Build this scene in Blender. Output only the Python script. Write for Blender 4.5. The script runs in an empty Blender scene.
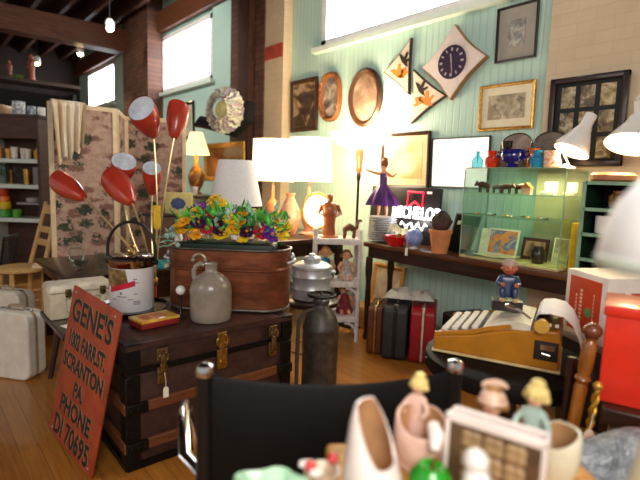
import bpy, bmesh, math, random
from mathutils import Vector, Matrix, Euler
V = Vector
PI = math.pi
rad = math.radians
rnd = random.Random(7)
scene = bpy.context.scene
COL = bpy.context.collection

# ------------------------------------------------------------------ mesh builder
class MB:
    """collects shapes and links them as ONE mesh object"""
    def __init__(s):
        s.v = []; s.f = []
    def add(s, vs, fs, M=None):
        o = len(s.v)
        s.v += [tuple(M @ V(p)) if M else tuple(p) for p in vs]
        s.f += [tuple(i + o for i in f) for f in fs]
        return s
    def box(s, c, d, M=None, taper=1.0, r=0.0):
        x, y, z = d[0]/2, d[1]/2, d[2]/2
        if r <= 0:
            vs = []
            for k in (-1, 1):
                t = taper if k > 0 else 1.0
                for a, b in ((-1,-1),(1,-1),(1,1),(-1,1)):
                    vs.append((c[0]+a*x*t, c[1]+b*y*t, c[2]+k*z))
            fs = [(3,2,1,0),(4,5,6,7),(0,1,5,4),(1,2,6,5),(2,3,7,6),(3,0,4,7)]
            return s.add(vs, fs, M)
        bm = bmesh.new(); bmesh.ops.create_cube(bm, size=1)
        for v in bm.verts:
            t = taper if v.co.z > 0 else 1.0
            v.co = V((c[0]+v.co.x*2*x*t, c[1]+v.co.y*2*y*t, c[2]+v.co.z*2*z))
        bmesh.ops.bevel(bm, geom=bm.edges[:], offset=r, segments=3, profile=.5, affect='EDGES')
        bm.verts.index_update()
        vs = [v.co.copy() for v in bm.verts]; fs = [tuple(q.index for q in f.verts) for f in bm.faces]
        bm.free()
        return s.add(vs, fs, M)
    def loft(s, rings, caps=(True, True), closed=True, M=None):
        n = len(rings[0]); vs = [p for r in rings for p in r]; fs = []
        for i in range(len(rings)-1):
            for j in range(n if closed else n-1):
                k = (j+1) % n
                fs.append((i*n+j, i*n+k, (i+1)*n+k, (i+1)*n+j))
        if caps[0]: fs.append(tuple(range(n-1, -1, -1)))
        if caps[1]: fs.append(tuple((len(rings)-1)*n+j for j in range(n)))
        return s.add(vs, fs, M)
    def lathe(s, prof, c=(0,0,0), seg=24, M=None, sx=1.0, sy=1.0, caps=(True, True)):
        rings = []
        for r, z in prof:
            r = max(r, .0004)
            rings.append([(c[0]+r*sx*math.cos(2*PI*j/seg), c[1]+r*sy*math.sin(2*PI*j/seg), c[2]+z) for j in range(seg)])
        return s.loft(rings, caps, True, M)
    def sphere(s, c, r, seg=16, rings=10, M=None):
        if not hasattr(r, '__len__'): r = (r, r, r)
        R = []
        for i in range(rings+1):
            a = -PI/2 + PI*i/rings
            q = max(math.cos(a), .01)
            R.append([(c[0]+r[0]*q*math.cos(2*PI*j/seg), c[1]+r[1]*q*math.sin(2*PI*j/seg), c[2]+r[2]*math.sin(a)) for j in range(seg)])
        return s.loft(R, (True, True), True, M)
    def tube(s, pts, r, seg=8, closed=False, M=None, flat=1.0):
        pts = [V(p) for p in pts]; n = len(pts)
        rs = r if hasattr(r, '__len__') else [r]*n
        rings = []; up = None
        for i in range(n):
            if closed: t = pts[(i+1) % n] - pts[i-1]
            else: t = pts[min(i+1, n-1)] - pts[max(i-1, 0)]
            t.normalize()
            if up is None:
                up = V((0,0,1)) if abs(t.z) < .9 else V((1,0,0))
            a = t.cross(up); a.normalize(); b = a.cross(t); up = b
            rings.append([pts[i] + a*(rs[i]*math.cos(2*PI*j/seg)) + b*(rs[i]*flat*math.sin(2*PI*j/seg)) for j in range(seg)])
        if closed: rings.append(rings[0])
        return s.loft(rings, (not closed, not closed), True, M)
    def cyl(s, a, b, r0, r1=None, seg=16, M=None):
        return s.tube([a, b], [r0, r0 if r1 is None else r1], seg, M=M)
    def prism(s, poly, z0, z1, M=None):
        return s.loft([[(x, y, z0) for x, y in poly], [(x, y, z1) for x, y in poly]], M=M)
    def text(s, txt, size, M=None, extrude=.002, bold=.0, align='CENTER', sx=1.0):
        cu = bpy.data.curves.new('lettering', 'FONT'); cu.body = txt; cu.size = size
        cu.extrude = extrude; cu.offset = bold; cu.align_x = align; cu.align_y = 'CENTER'; cu.resolution_u = 3
        ob = bpy.data.objects.new('lettering', cu); COL.objects.link(ob)
        dg = bpy.context.evaluated_depsgraph_get(); dg.update()
        me = bpy.data.meshes.new_from_object(ob.evaluated_get(dg))
        vs = [(v.co.x*sx, v.co.y, v.co.z) for v in me.vertices]; fs = [tuple(p.vertices) for p in me.polygons]
        bpy.data.objects.remove(ob); bpy.data.curves.remove(cu); bpy.data.meshes.remove(me)
        return s.add(vs, fs, M)
    def build(s, name, mat, parent=None, loc=(0,0,0), rot=None, smooth=40, bevel=0, subsurf=0):
        me = bpy.data.meshes.new(name); me.from_pydata(s.v, [], s.f); me.validate(); me.update()
        if smooth:
            me.shade_smooth()
            me.set_sharp_from_angle(angle=rad(smooth))
        o = bpy.data.objects.new(name, me); COL.objects.link(o)
        me.materials.append(mat)
        o.location = loc
        if rot: o.rotation_euler = rot
        if parent: o.parent = parent
        if bevel:
            b = o.modifiers.new('bevel', 'BEVEL'); b.width = bevel; b.segments = 2; b.limit_method = 'ANGLE'
        if subsurf:
            b = o.modifiers.new('sub', 'SUBSURF'); b.levels = subsurf; b.render_levels = subsurf
        return o

def tag(o, label=None, cat=None, group=None, kind=None):
    if label: o['label'] = label
    if cat: o['category'] = cat
    if group: o['group'] = group
    if kind: o['kind'] = kind
    return o
def thing(name, label, cat, loc=(0,0,0), rz=0, group=None, rot=None):
    o = bpy.data.objects.new(name, None); COL.objects.link(o); o.empty_display_size = .05
    o.location = loc; o.rotation_euler = rot if rot else (0, 0, rz)
    return tag(o, label, cat, group)
def copy_thing(o, loc, rz=None, label=None, parent=None):
    c = o.copy(); COL.objects.link(c)
    if parent is None:
        c.location = loc
        if rz is not None: c.rotation_euler = (0, 0, rz)
        if label: c['label'] = label
    else: c.parent = parent
    for ch in list(o.children): copy_thing(ch, None, parent=c)
    return c
def Rz(a): return Matrix.Rotation(a, 4, 'Z')
def Rx(a): return Matrix.Rotation(a, 4, 'X')
def Ry(a): return Matrix.Rotation(a, 4, 'Y')
def T(x, y=None, z=None): return Matrix.Translation(V(x) if y is None else V((x, y, z)))
def frame_to(o, zdir, xhint=(0,0,1)):
    """matrix with local +Z along zdir at o"""
    z = V(zdir).normalized(); x = V(xhint); x = (x - z*x.dot(z))
    if x.length < 1e-4: x = V((1,0,0)) - z*z.x
    x.normalize(); y = z.cross(x)
    m = Matrix((x, y, z)).transposed().to_4x4(); m.translation = V(o)
    return m
def bez(p0, p1, p2, n=12):
    p0, p1, p2 = V(p0), V(p1), V(p2)
    return [p0*(1-t)**2 + p1*2*t*(1-t) + p2*t*t for t in [i/n for i in range(n+1)]]
def arc(c, r, a0, a1, n=14, ax='xz', sx=1.0):
    out = []
    for i in range(n+1):
        a = a0 + (a1-a0)*i/n; u, w = r*sx*math.cos(a), r*math.sin(a)
        out.append((c[0]+u, c[1], c[2]+w) if ax == 'xz' else (c[0], c[1]+u, c[2]+w) if ax == 'yz' else (c[0]+u, c[1]+w, c[2]))
    return out

# ------------------------------------------------------------------ materials
def srgb(c):
    if isinstance(c, str):
        c = c.lstrip('#'); c = [int(c[i:i+2], 16)/255 for i in (0,2,4)]
    return tuple((x/12.92 if x <= .04045 else ((x+.055)/1.055)**2.4) for x in c) + (1,)
class N:
    """node tree shorthand"""
    def __init__(s, name):
        s.m = bpy.data.materials.new(name); s.m.use_nodes = True; s.t = s.m.node_tree
        s.b = s.t.nodes['Principled BSDF']; s.coord = None
    def n(s, kind, **kw):
        x = s.t.nodes.new(kind)
        for k, v in kw.items():
            if k[0] == '_': setattr(x, k[1:], v)
        return x
    def l(s, a, b): s.t.links.new(a, b)
    def obj(s, scale=(1,1,1), rot=(0,0,0), loc=(0,0,0), gen=False):
        tc = s.n('ShaderNodeTexCoord'); mp = s.n('ShaderNodeMapping')
        mp.inputs['Scale'].default_value = scale; mp.inputs['Rotation'].default_value = rot; mp.inputs['Location'].default_value = loc
        s.l(tc.outputs['Generated' if gen else 'Object'], mp.inputs['Vector']); return mp.outputs['Vector']
    def noise(s, vec, scale=5, detail=4, rough=.6, dist=0):
        x = s.n('ShaderNodeTexNoise'); x.inputs['Scale'].default_value = scale; x.inputs['Detail'].default_value = detail
        x.inputs['Roughness'].default_value = rough; x.inputs['Distortion'].default_value = dist
        s.l(vec, x.inputs['Vector']); return x.outputs['Fac']
    def ramp(s, fac, stops, const=False):
        x = s.n('ShaderNodeValToRGB'); e = x.color_ramp.elements
        if const: x.color_ramp.interpolation = 'CONSTANT'
        while len(e) < len(stops): e.new(.5)
        for q, (p, c) in zip(e, stops): q.position = p; q.color = srgb(c) if not isinstance(c, (int, float)) else (c, c, c, 1)
        s.l(fac, x.inputs['Fac']); return x.outputs['Color']
    def mix(s, fac, a, b, mode='MIX'):
        x = s.n('ShaderNodeMix'); x.data_type = 'RGBA'; x.blend_type = mode
        for val, i in ((fac, 0), (a, 6), (b, 7)):
            if hasattr(val, 'links'): s.l(val, x.inputs[i])
            elif isinstance(val, str): x.inputs[i].default_value = srgb(val)
            else: x.inputs[i].default_value = val
        return x.outputs[2]
    def bump(s, h, strength=.3, dist=.01):
        x = s.n('ShaderNodeBump'); x.inputs['Strength'].default_value = strength; x.inputs['Distance'].default_value = dist
        s.l(h, x.inputs['Height']); s.l(x.outputs['Normal'], s.b.inputs['Normal'])
    def base(s, c):
        if hasattr(c, 'links'): s.l(c, s.b.inputs['Base Color'])
        else: s.b.inputs['Base Color'].default_value = srgb(c)
    def set(s, rough=.5, metal=0., coat=0., trans=0., ior=1.45, spec=None):
        i = s.b.inputs; i['Roughness'].default_value = rough; i['Metallic'].default_value = metal
        i['Coat Weight'].default_value = coat; i['Transmission Weight'].default_value = trans; i['IOR'].default_value = ior
        if spec is not None: i['Specular IOR Level'].default_value = spec
    def emit(s, c, k):
        if hasattr(c, 'links'): s.l(c, s.b.inputs['Emission Color'])
        else: s.b.inputs['Emission Color'].default_value = srgb(c)
        s.b.inputs['Emission Strength'].default_value = k

def hexmul(c, k):
    c = c.lstrip('#'); return '#' + ''.join('%02x' % max(0, min(255, int(int(c[i:i+2], 16)*k))) for i in (0,2,4))
def mat(name, c, rough=.5, metal=0., var=.12, scale=12, bump=.0, coat=0., trans=0., ior=1.45, emit=0., ec=None, spec=None, stretch=(1,1,1)):
    n = N(name); v = n.obj(stretch); f = n.noise(v, scale, 4)
    n.base(n.ramp(f, [(.3, hexmul(c, 1-var)), (.7, hexmul(c, 1+var))]))
    n.set(rough, metal, coat, trans, ior, spec)
    if bump: n.bump(n.noise(v, scale*3, 3), bump, .004)
    if emit: n.emit(ec or c, emit)
    return n.m
def wood(name, c1, c2, rough=.45, scale=(3,30,30), coat=0.):
    n = N(name); v = n.obj(scale); f = n.noise(v, 1.6, 6, .65, .6)
    n.base(n.ramp(f, [(.28, c1), (.72, c2)])); n.set(rough, 0, coat); n.bump(f, .15, .003)
    return n.m
def photo(name, stops, scale=5, seed=0., rough=.35, detail=5, dist=.8, stretch=(1,1,1)):
    n = N(name); v = n.obj(stretch, loc=(seed, seed*.7, seed*.3)); f = n.noise(v, scale, detail, .6, dist)
    n.base(n.ramp(f, stops)); n.set(rough, coat=.3)
    return n.m
def glass(name, c='#ffffff', rough=.02, thin=False):
    """clear or coloured glass: mix of glossy reflection and coloured see-through"""
    n = N(name); t = n.t; t.nodes.remove(n.b)
    out = t.nodes['Material Output']
    tr = n.n('ShaderNodeBsdfTransparent'); tr.inputs[0].default_value = srgb(c)
    gl = n.n('ShaderNodeBsdfGlossy'); gl.inputs['Roughness'].default_value = rough
    fr = n.n('ShaderNodeFresnel'); fr.inputs['IOR'].default_value = 1.25
    v = n.obj(); no = n.noise(v, 3, 2)
    mx = n.n('ShaderNodeMixShader'); k_ = n.n('ShaderNodeMath'); k_.operation = 'MULTIPLY'; k_.inputs[1].default_value = .45; n.l(fr.outputs[0], k_.inputs[0]); n.l(k_.outputs[0], mx.inputs[0]); n.l(tr.outputs[0], mx.inputs[1]); n.l(gl.outputs[0], mx.inputs[2])
    n.l(mx.outputs[0], out.inputs['Surface'])
    return n.m

# ------------------------------------------------------------------ camera, world, view
EYE = V((0, 0, 1.35))
yaw, pitch, roll = rad(40.37), rad(6.96), rad(1.95)
fw = V((-math.cos(yaw)*math.cos(pitch), math.sin(yaw)*math.cos(pitch), -math.sin(pitch)))
ri = fw.cross(V((0,0,1))).normalized(); up = ri.cross(fw)
ri, up = ri*math.cos(roll) + up*math.sin(roll), up*math.cos(roll) - ri*math.sin(roll)
cd = bpy.data.cameras.new('camera'); cam = bpy.data.objects.new('camera', cd); COL.objects.link(cam)
cm = Matrix((ri, up, -fw)).transposed().to_4x4(); cm.translation = EYE; cam.matrix_world = cm
cd.sensor_width = 36; cd.lens = 484/640*36; cd.clip_start = .05
cd.dof.use_dof = True; cd.dof.focus_distance = 2.65; cd.dof.aperture_fstop = 1.9
scene.camera = cam
w = bpy.data.worlds.new('world'); scene.world = w; w.use_nodes = True
w.node_tree.nodes['Background'].inputs[0].default_value = (1.0, .93, .85, 1)
w.node_tree.nodes['Background'].inputs[1].default_value = .30
scene.view_settings.view_transform = 'Standard'; scene.view_settings.look = 'None'
scene.view_settings.exposure = 0.6; scene.view_settings.gamma = 1.0
scene.cycles.max_bounces = 8; scene.cycles.transparent_max_bounces = 24
scene.cycles.sample_clamp_indirect = 6; scene.cycles.use_denoising = True

# ------------------------------------------------------------------ shared materials
white_enamel = mat('white enamel', '#e9e6e2', .3, var=.03, coat=.3)
cream_paint = mat('cream paint', '#dccfae', .5, var=.06)
black_paint = mat('black paint', '#141212', .4, var=.1)
black_iron = mat('black iron', '#191614', .45, .6, var=.3, scale=40, bump=.2)
brass = mat('aged brass', '#b08a45', .3, .9, var=.25, scale=40)
chrome = mat('chrome', '#d9d9dc', .12, 1., var=.02)
steel = mat('dull aluminium', '#b7babf', .38, .55, var=.1, scale=20)
gilt = mat('gilt frame', '#b98b3d', .35, .6, var=.25, scale=50, bump=.2)
dark_wood = wood('dark wood', '#1c0f0a', '#3a2015', .3, coat=.3)
mid_wood = wood('mid brown wood', '#5a3316', '#8a5426', .4, coat=.2)
honey_wood = wood('honey wood', '#a06a2c', '#d09a50', .4, coat=.2)
blond_wood = wood('blond wood', '#b98d52', '#dcb676', .45)
paper = mat('white paper', '#eee9dc', .7, var=.03)
mat_board = mat('beige mat board', '#b9b19c', .8, var=.04)
red_glaze = mat('red glaze', '#b8101c', .2, coat=.5)
clear = glass('clear glass', '#f4fbf7')
green_edge = glass('green tinted glass', '#f0f7ee')
bulb_m = mat('lit bulb', '#fff1d8', .5, emit=60, ec='#ffd9a0')

# ------------------------------------------------------------------ setting
def struct(name, mb, m, parent=None, **k):
    return tag(mb.build(name, m, parent, **k), kind='structure')
# floor: orange oak boards
n = N('oak floor boards'); v = n.obj()
bk = n.n('ShaderNodeTexBrick'); bk.inputs['Scale'].default_value = 1; bk.inputs['Brick Width'].default_value = 1.9
bk.inputs['Row Height'].default_value = .085; bk.inputs['Mortar Size'].default_value = .0025; bk.offset = .37
bk.inputs['Color1'].default_value = srgb('#9c5c1f'); bk.inputs['Color2'].default_value = srgb('#bb7c32'); bk.inputs['Mortar'].default_value = srgb('#5a3312')
n.l(v, bk.inputs['Vector'])
g = n.noise(n.obj((2, 26, 1)), 2, 6, .7, .5)
n.base(n.mix(.55, bk.outputs['Color'], n.ramp(g, [(.25, '#7c4216'), (.75, '#cc8c3c')]))); n.set(.28, coat=.25); n.bump(bk.outputs['Fac'], -.2, .003)
struct('floor', MB().box((-5.5, -.2, -.05), (19, 9, .1)), n.m)

# back wall: aqua beadboard with openings for three high windows
n = N('aqua beadboard'); v = n.obj()
wv = n.n('ShaderNodeTexWave'); wv.inputs['Scale'].default_value = 5.0; wv.wave_profile = 'SIN'; wv.bands_direction = 'X'
n.l(v, wv.inputs['Vector'])
gro = n.ramp(wv.outputs['Fac'], [(.0, 0.0), (.12, 1.0)])
pt = n.ramp(n.noise(v, 1.2, 5), [(.3, '#a9cbc1'), (.7, '#bcd8ce')])
n.base(n.mix(gro, '#a3c0b5', pt)); n.set(.45); n.bump(gro, .35, .006)
beadboard = n.m
WY = 3.4
mb = MB()
def wallbox(x0, x1, z0, z1, y0=WY, y1=WY+.18): mb.box(((x0+x1)/2, (y0+y1)/2, (z0+z1)/2), (x1-x0, y1-y0, z1-z0))
wallbox(-13.5, 4, 0, 2.74)
for a, b in ((-13.5, -12.78), (-10.78, -8.32), (-6.5, -4.09), (-.9, 4)): wallbox(a, b, 2.74, 3.72)
wallbox(-13.5, 4, 3.72, 4.4); wallbox(-12.78, -10.78, 2.74, 2.84); wallbox(-4.09, -.9, 3.66, 3.72)
struct('wall_back', mb, beadboard)
# brick piers
def brick(name, c1, c2, mo, rough=.7):
    n = N(name); v = n.obj((1, 1, 1), (PI/2, 0, 0))
    bk = n.n('ShaderNodeTexBrick'); bk.inputs['Scale'].default_value = 1; bk.inputs['Brick Width'].default_value = .22
    bk.inputs['Row Height'].default_value = .075; bk.inputs['Mortar Size'].default_value = .006; bk.inputs['Mortar Smooth'].default_value = .4
    for k, c in (('Color1', c1), ('Color2', c2), ('Mortar', mo)): bk.inputs[k].default_value = srgb(c)
    n.l(v, bk.inputs['Vector']); f = n.noise(n.obj(), 5, 6)
    n.base(n.mix(.25, bk.outputs['Color'], n.ramp(f, [(.3, hexmul(c1, .8)), (.7, c2)]), 'MIX')); n.set(rough)
    n.bump(bk.outputs['Fac'], -.25, .006); return n.m
cream_brick = brick('cream painted brick', '#d0bb9c', '#d6c2a4', '#ccb799')
dark_brick = brick('bare brown brick', '#4a3026', '#6b4634', '#2c1d17')
struct('pillar_cream_corner', MB().box((1.2, 3.35, 2.2), (5.6, .1, 4.4)), cream_brick)
struct('pillar_cream', MB().box((-4.79, 3.34, 2.2), (.38, .12, 4.4)), cream_brick)
struct('pillar_brown_brick', MB().box((-5.355, 3.33, 2.2), (.77, .14, 4.4)), dark_brick)
struct('pillar_far_brick', MB().box((-8.88, 3.27, 2.2), (1.22, .26, 4.4)), dark_brick)
struct('pillar_wood_post', MB().box((-5.31, 3.225, 2.2), (.26, .07, 4.4)), wood('old post wood', '#2c1710', '#54301f', .6, (20, 20, 3)))
red_band = mat('faded red paint', '#b2493a', .7, var=.15, scale=10)
struct('trim_red_band', MB().box((-4.79, 3.276, 2.80), (.37, .008, .15)), red_band)
# windows: deep white frames and daylight-filled frosted panes
pane_m = mat('frosted daylight glass', '#ffffff', .4, emit=7.0, ec='#f4f8ff')
white_paint = mat('pale mint gloss paint', '#d8e6dd', .4, var=.03)
def window(k, x0, x1, z0, z1, mull):
    mb = MB(); t = .07; y = WY+.06
    mb.box(((x0+x1)/2, y, z0+t/2), (x1-x0, .12, t)).box(((x0+x1)/2, y, z1-t/2), (x1-x0, .12, t))
    for x in (x0+t/2, x1-t/2): mb.box((x, y, (z0+z1)/2), (t, .12, z1-z0))
    for x in mull: mb.box((x, y+.02, (z0+z1)/2), (.035, .05, z1-z0))
    w_ = struct('window_%d' % k, mb, white_enamel)
    tag(MB().box(((x0+x1)/2, y+.07, (z0+z1)/2), (x1-x0-.02, .012, z1-z0-.02)).build('window_glass', pane_m, w_), kind='structure')
    tag(MB().box(((x0+x1)/2, WY-.02, z0-.03), (x1-x0+.16, .1, .05)).build('window_sill', white_paint, w_), kind='structure')

window(1, -12.78, -10.78, 2.84, 3.70, (-11.8,))
window(2, -8.32, -6.5, 2.74, 3.66, (-7.4,))
window(3, -4.09, -.9, 2.74, 3.66, (-2.0,))
# far end and ceiling
struct('wall_left', MB().box((-13.6, -.2, 2.2), (.2, 7.4, 4.4)), mat('dark end wall', '#2a1f1a', .8))
struct('ceiling', MB().box((-5.5, -.2, 4.36), (19, 7.4, .08)), wood('dark deck boards', '#150d09', '#2a1a12', .8, (2, 18, 2)))
joist = wood('joist wood', '#27160d', '#4a2b18', .65, (2, 20, 20))
k = 0
for y in [3.0 - .42*i for i in range(12)]:
    k += 1
    struct('trim_joist_%d' % k, MB().box((-5.5, y, 4.19), (16, .07, .26)), joist)
beam_m = wood('heavy beam wood', '#3a1c0e', '#6a3a1c', .55, (20, 3, 20))
struct('trim_beam_far', MB().box((-9.4, -.2, 3.73), (.34, 7.0, .38)), beam_m)
struct('trim_beam_wall', MB().box((-5.5, 3.36, 3.88), (16, .1, .32)), beam_m)
struct('baseboard_back', MB().box((-6.2, 3.385, .08), (9.0, .03, .16)), mat('grey green base', '#6f8a7e', .5))

# ------------------------------------------------------------------ light function and added fill lights
def light(kind, name, loc, energy, color=(1,.8,.55), size=.1, rot=None, **k):
    d = bpy.data.lights.new(name, kind); d.energy = energy; d.color = color
    if kind == 'AREA': d.shape = 'RECTANGLE'; d.size = size; d.size_y = k.get('sy', size)
    elif kind == 'SPOT': d.shadow_soft_size = size; d.spot_size = k.get('angle', 1.6); d.spot_blend = .6
    else: d.shadow_soft_size = size
    o = bpy.data.objects.new(name, d); COL.objects.link(o); o.location = loc
    if rot: o.rotation_euler = rot
    if 'to' in k: o.rotation_euler = (V(k['to'])-V(loc)).to_track_quat('-Z', 'Y').to_euler()
    return o
# added unseen fill behind the camera, brightens the foreground
light('AREA', 'front_fill_light', (1.3, -.7, 2.5), 55, (1, .93, .86), 1.6, to=(-.8, 1.1, .8), sy=1.2)
light('SPOT', 'wall_fill_far', (-6.6, .9, 3.95), 150, (1, .96, .88), .15, to=(-7.4, 3.4, 2.4), angle=1.7)  # added unseen spot to brighten the far wall
light('SPOT', 'wall_fill_near', (-2.7, .9, 3.95), 45, (1, .95, .86), .15, to=(-2.8, 3.4, 2.0), angle=1.7)  # likewise an added spot, for the near wall
light('SPOT', 'foreground_key_fill', (-.15, .35, 3.4), 75, (1, .94, .84), .12, to=(-.45, .72, .9), angle=.75)  # added unseen key light over the foreground china
light('AREA', 'side_fill_light', (-2.2, -3.2, 2.6), 16, (1, .95, .9), 2.2, to=(-3.2, 1.0, .6), sy=1.6)  # added fill from the open side, no window stands there

# ================================================================== steamer trunk and what stands on it
TX, TY, TD, TW, TZ = -2.48, 1.145, .74, .91, .60      # centre, depth (x), length (y), height
leather = mat('worn brown trunk canvas', '#3b2622', .45, var=.25, scale=18, bump=.15, coat=.1)
t = thing('steamer_trunk', 'large dark brown steamer trunk with wooden bands, carrying the stone jug and copper boiler', 'trunk', (TX, TY, 0))
MB().box((0, 0, .235), (TD-.02, TW-.02, .45), r=.008).build('body', leather, t)
MB().box((0, 0, .535), (TD-.015, TW-.015, .128), r=.01).build('lid', leather, t)
MB().box((0, 0, .47), (TD+.004, TW+.004, .026)).build('seam_strip', black_iron, t)
slat_wood = wood('trunk slat wood', '#54301c', '#7d4a2b', .45, (30, 3, 30))
for z in (.30, .115):
    mb = MB()
    mb.box((TD/2, 0, z), (.022, TW+.01, .05)); mb.box((0, -TW/2, z), (TD+.01, .022, .05)); mb.box((0, TW/2, z), (TD+.01, .022, .05))
    s_ = mb.build('wood_band', slat_wood, t, bevel=.004)
    for sy in (-1, 1):
        m2 = MB().box((TD/2+.008, sy*(TW/2-.045), z), (.022, .10, .052), r=.004)
        for q in (-.03, .0, .03): m2.sphere((TD/2+.02, sy*(TW/2-.045)+q, z), .006, 8, 5)
        m2.build('band_clamp', black_iron, s_)
for z, nm in ((.02, 'bottom_trim'), (.586, 'top_trim')):
    mb = MB()
    for sy in (-1, 1): mb.box((0, sy*TW/2, z), (TD, .014, .03))
    for sx in (-1, 1): mb.box((sx*TD/2, 0, z), (.014, TW, .03))
    mb.build(nm, black_iron if z < .1 else leather, t)
for sx in (-1, 1):
    for sy in (-1, 1):
        mb = MB().box((sx*TD/2-sx*.002, sy*(TW/2-.03), .54), (.016, .07, .12)).box((sx*(TD/2-.03), sy*TW/2-sy*.002, .54), (.07, .016, .12))
        mb.box((sx*(TD/2-.03), sy*(TW/2-.03), .597), (.08, .08, .010))
        mb.build('lid_corner', black_iron, t, bevel=.004)
        mb = MB()
        for z0, z1 in ((.02, .45),):
            mb.box((sx*TD/2-sx*.002, sy*(TW/2-.03), (z0+z1)/2), (.014, .066, z1-z0)).box((sx*(TD/2-.03), sy*TW/2-sy*.002, (z0+z1)/2), (.066, .014, z1-z0))
        mb.build('body_corner', black_iron, t, bevel=.004)
# brass lock in the middle and two latches
X = TD/2
mb = MB().box((X+.006, .02, .44), (.012, .055, .10), r=.004).tube(arc((X+.014, .02, .535), .03, 0, 2*PI, 16, 'yz'), .008, 6)
mb.box((X+.01, .02, .50), (.016, .03, .06), r=.004).cyl((X+.008, .02, .42), (X+.022, .02, .42), .018).box((X+.006, .02, .545), (.012, .05, .07), r=.004)
mb.build('lock', brass, t)
old_brass = mat('dull brass', '#7a6440', .35, .85, var=.35, scale=60)
for y in (-.29, .33):
    mb = MB().box((X+.006, y, .43), (.012, .05, .08), r=.004).box((X+.006, y, .53), (.012, .055, .06), r=.004).box((X+.016, y, .485), (.014, .03, .1), r=.005)
    mb.tube(arc((X+.024, y, .52), .022, 0, 2*PI, 14, 'yz'), .005, 6)
    la = mb.build('latch', old_brass, t)
    if y < 0:
        st = MB().tube([(X+.03, y, .45), (X+.032, y+.005, .41), (X+.026, y+.008, .375)], .0012, 5)
        st.prism([(-.013, -.03), (.013, -.03), (.013, .012), (.006, .022), (-.006, .022), (-.013, .012)], -.001, .001, T(X+.026, y+.008, .355) @ Rz(PI/2) @ Rx(PI/2))
        st.build('price_tag', paper, la)

# ---- painted sign leaning on the trunk's end
sw = mat('rust orange painted board', '#9c4224', .55, var=.14, scale=9, bump=.1)
w_, n_ = V((.9915, .13, 0)), V((-.13, .9915, 0)); lean = rad(9.5)
u_ = V((0,0,1))*math.cos(lean) + n_*math.sin(lean); f_ = w_.cross(u_)
SM = Matrix((w_, u_, f_)).transposed().to_4x4(); SM.translation = V((-2.44, .538, .003)); SM = T(.03, -.022, 0) @ T(-2.18, .572, .004) @ Matrix.Rotation(rad(-4.0), 4, f_) @ T(2.18, -.572, -.004) @ SM
SW, SH = .52, .757
sg = thing('painted_sign', 'rust orange hand-painted board leaning against the end of the brown trunk', 'sign', (0,0,0))
sg.matrix_world = SM
MB().box((0, SH/2, 0), (SW, SH, .012), r=.002).build('board', sw, sg)
ink = mat('black sign paint', '#1d120d', .5, var=.3, scale=60); shadow_ink = mat('pale letter edge paint', '#95704f', .6, var=.2, scale=60)
for txt, y, h, sx in (("GENE'S", .645, .155, .92), ('1002 FARR.ST.', .505, .105, .66), ('SCRANTON', .395, .105, .80), ('PA.', .29, .095, .85), ('PHONE', .185, .115, .92), ('DI 70695', .065, .135, .82)):
    M1 = T(0, y, .0065)
    MB().text(txt, h, T(.006, .003, 0) @ M1, .0006, .0035, sx=sx).build('lettering', shadow_ink, sg, smooth=0)
    MB().text(txt, h, T(0, 0, .0006) @ M1, .0008, .0035, sx=sx).build('lettering', ink, sg, smooth=0)
for a, b in ((-.22, .73), (.22, .73), (-.22, .03), (.22, .03)): MB().lathe([(.006, 0), (.006, .002), (0, .004)], (a, b, .006), 10).build('screw', steel, sg)

# ---- stone jug
stone = mat('grey brown stoneware', '#8d8377', .28, var=.12, scale=9, bump=.08, coat=.35)
j = thing('stoneware_jug', 'grey stoneware jug with small looped handle at the front edge of the trunk', 'jug', (-2.275, 1.19, .603))
MB().lathe([(.10, 0), (.107, .01), (.109, .05), (.109, .155), (.105, .185), (.09, .215), (.062, .24), (.038, .252), (.031, .262), (.031, .285), (.036, .292), (.036, .30), (.024, .302), (.02, .26)], seg=36).build('body', stone, j)
hd = V((-.62, -.78, 0))
MB().tube([hd*.034+V((0,0,.288)), hd*.055+V((0,0,.296)), hd*.078+V((0,0,.285)), hd*.09+V((0,0,.26)), hd*.088+V((0,0,.225)), hd*.08+V((0,0,.205))], [.012,.013,.013,.013,.014,.016], 10).build('handle', stone, j)

# ---- copper boiler
n = N('old copper sheet'); v = n.obj((1, 1, 3)); f = n.noise(v, 6, 6, .65)
n.base(n.ramp(f, [(.25, '#4a2a1e'), (.55, '#8c5338'), (.8, '#ad6c4c')])); n.set(.36, .55); n.bump(n.noise(v, 3, 3), .12, .01); copper = n.m
b = thing('copper_wash_boiler', 'oval copper wash boiler holding the flower box on the trunk', 'boiler', (-2.474, 1.42, .604), rad(48))
def stad(L, W, z, k=40):
    r = W/2; out = []
    for i in range(k):
        a = 2*PI*i/k; out.append(((L/2-r)*(1 if math.cos(a) >= 0 else -1)+r*math.cos(a), r*math.sin(a), z))
    return out
L, W = .70, .31
MB().loft([stad(L-.02, W-.02, 0), stad(L-.005, W-.005, .012), stad(L, W, .02), stad(L, W, .225), stad(L+.012, W+.012, .232), stad(L+.012, W+.012, .24), stad(L, W, .247), stad(L+.004, W+.004, .345), stad(L-.012, W-.012, .345), stad(L-.014, W-.014, .05)], (True, True)).build('body', copper, b)
MB().tube(stad(L+.006, W+.006, .348), .0085, 8, True).build('rim', mat('dark tinned rim', '#5c5550', .35, .7), b)
MB().tube(stad(L-.006, W-.006, .008), .008, 8, True).build('base_rim', mat('dull base rim', '#6b6460', .5, .5), b)
for sx in (-1, 1):
    mb = MB().tube([(sx*(L/2-.01), -.06, .27), (sx*(L/2+.022), -.05, .28), (sx*(L/2+.028), 0, .282), (sx*(L/2+.022), .05, .28), (sx*(L/2-.01), .06, .27)], .009, 8)
    mb.sphere((sx*(L/2+.012), 0, .3), (.015, .025, .025), 10, 6)
    mb.build('handle', steel, b)
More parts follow.
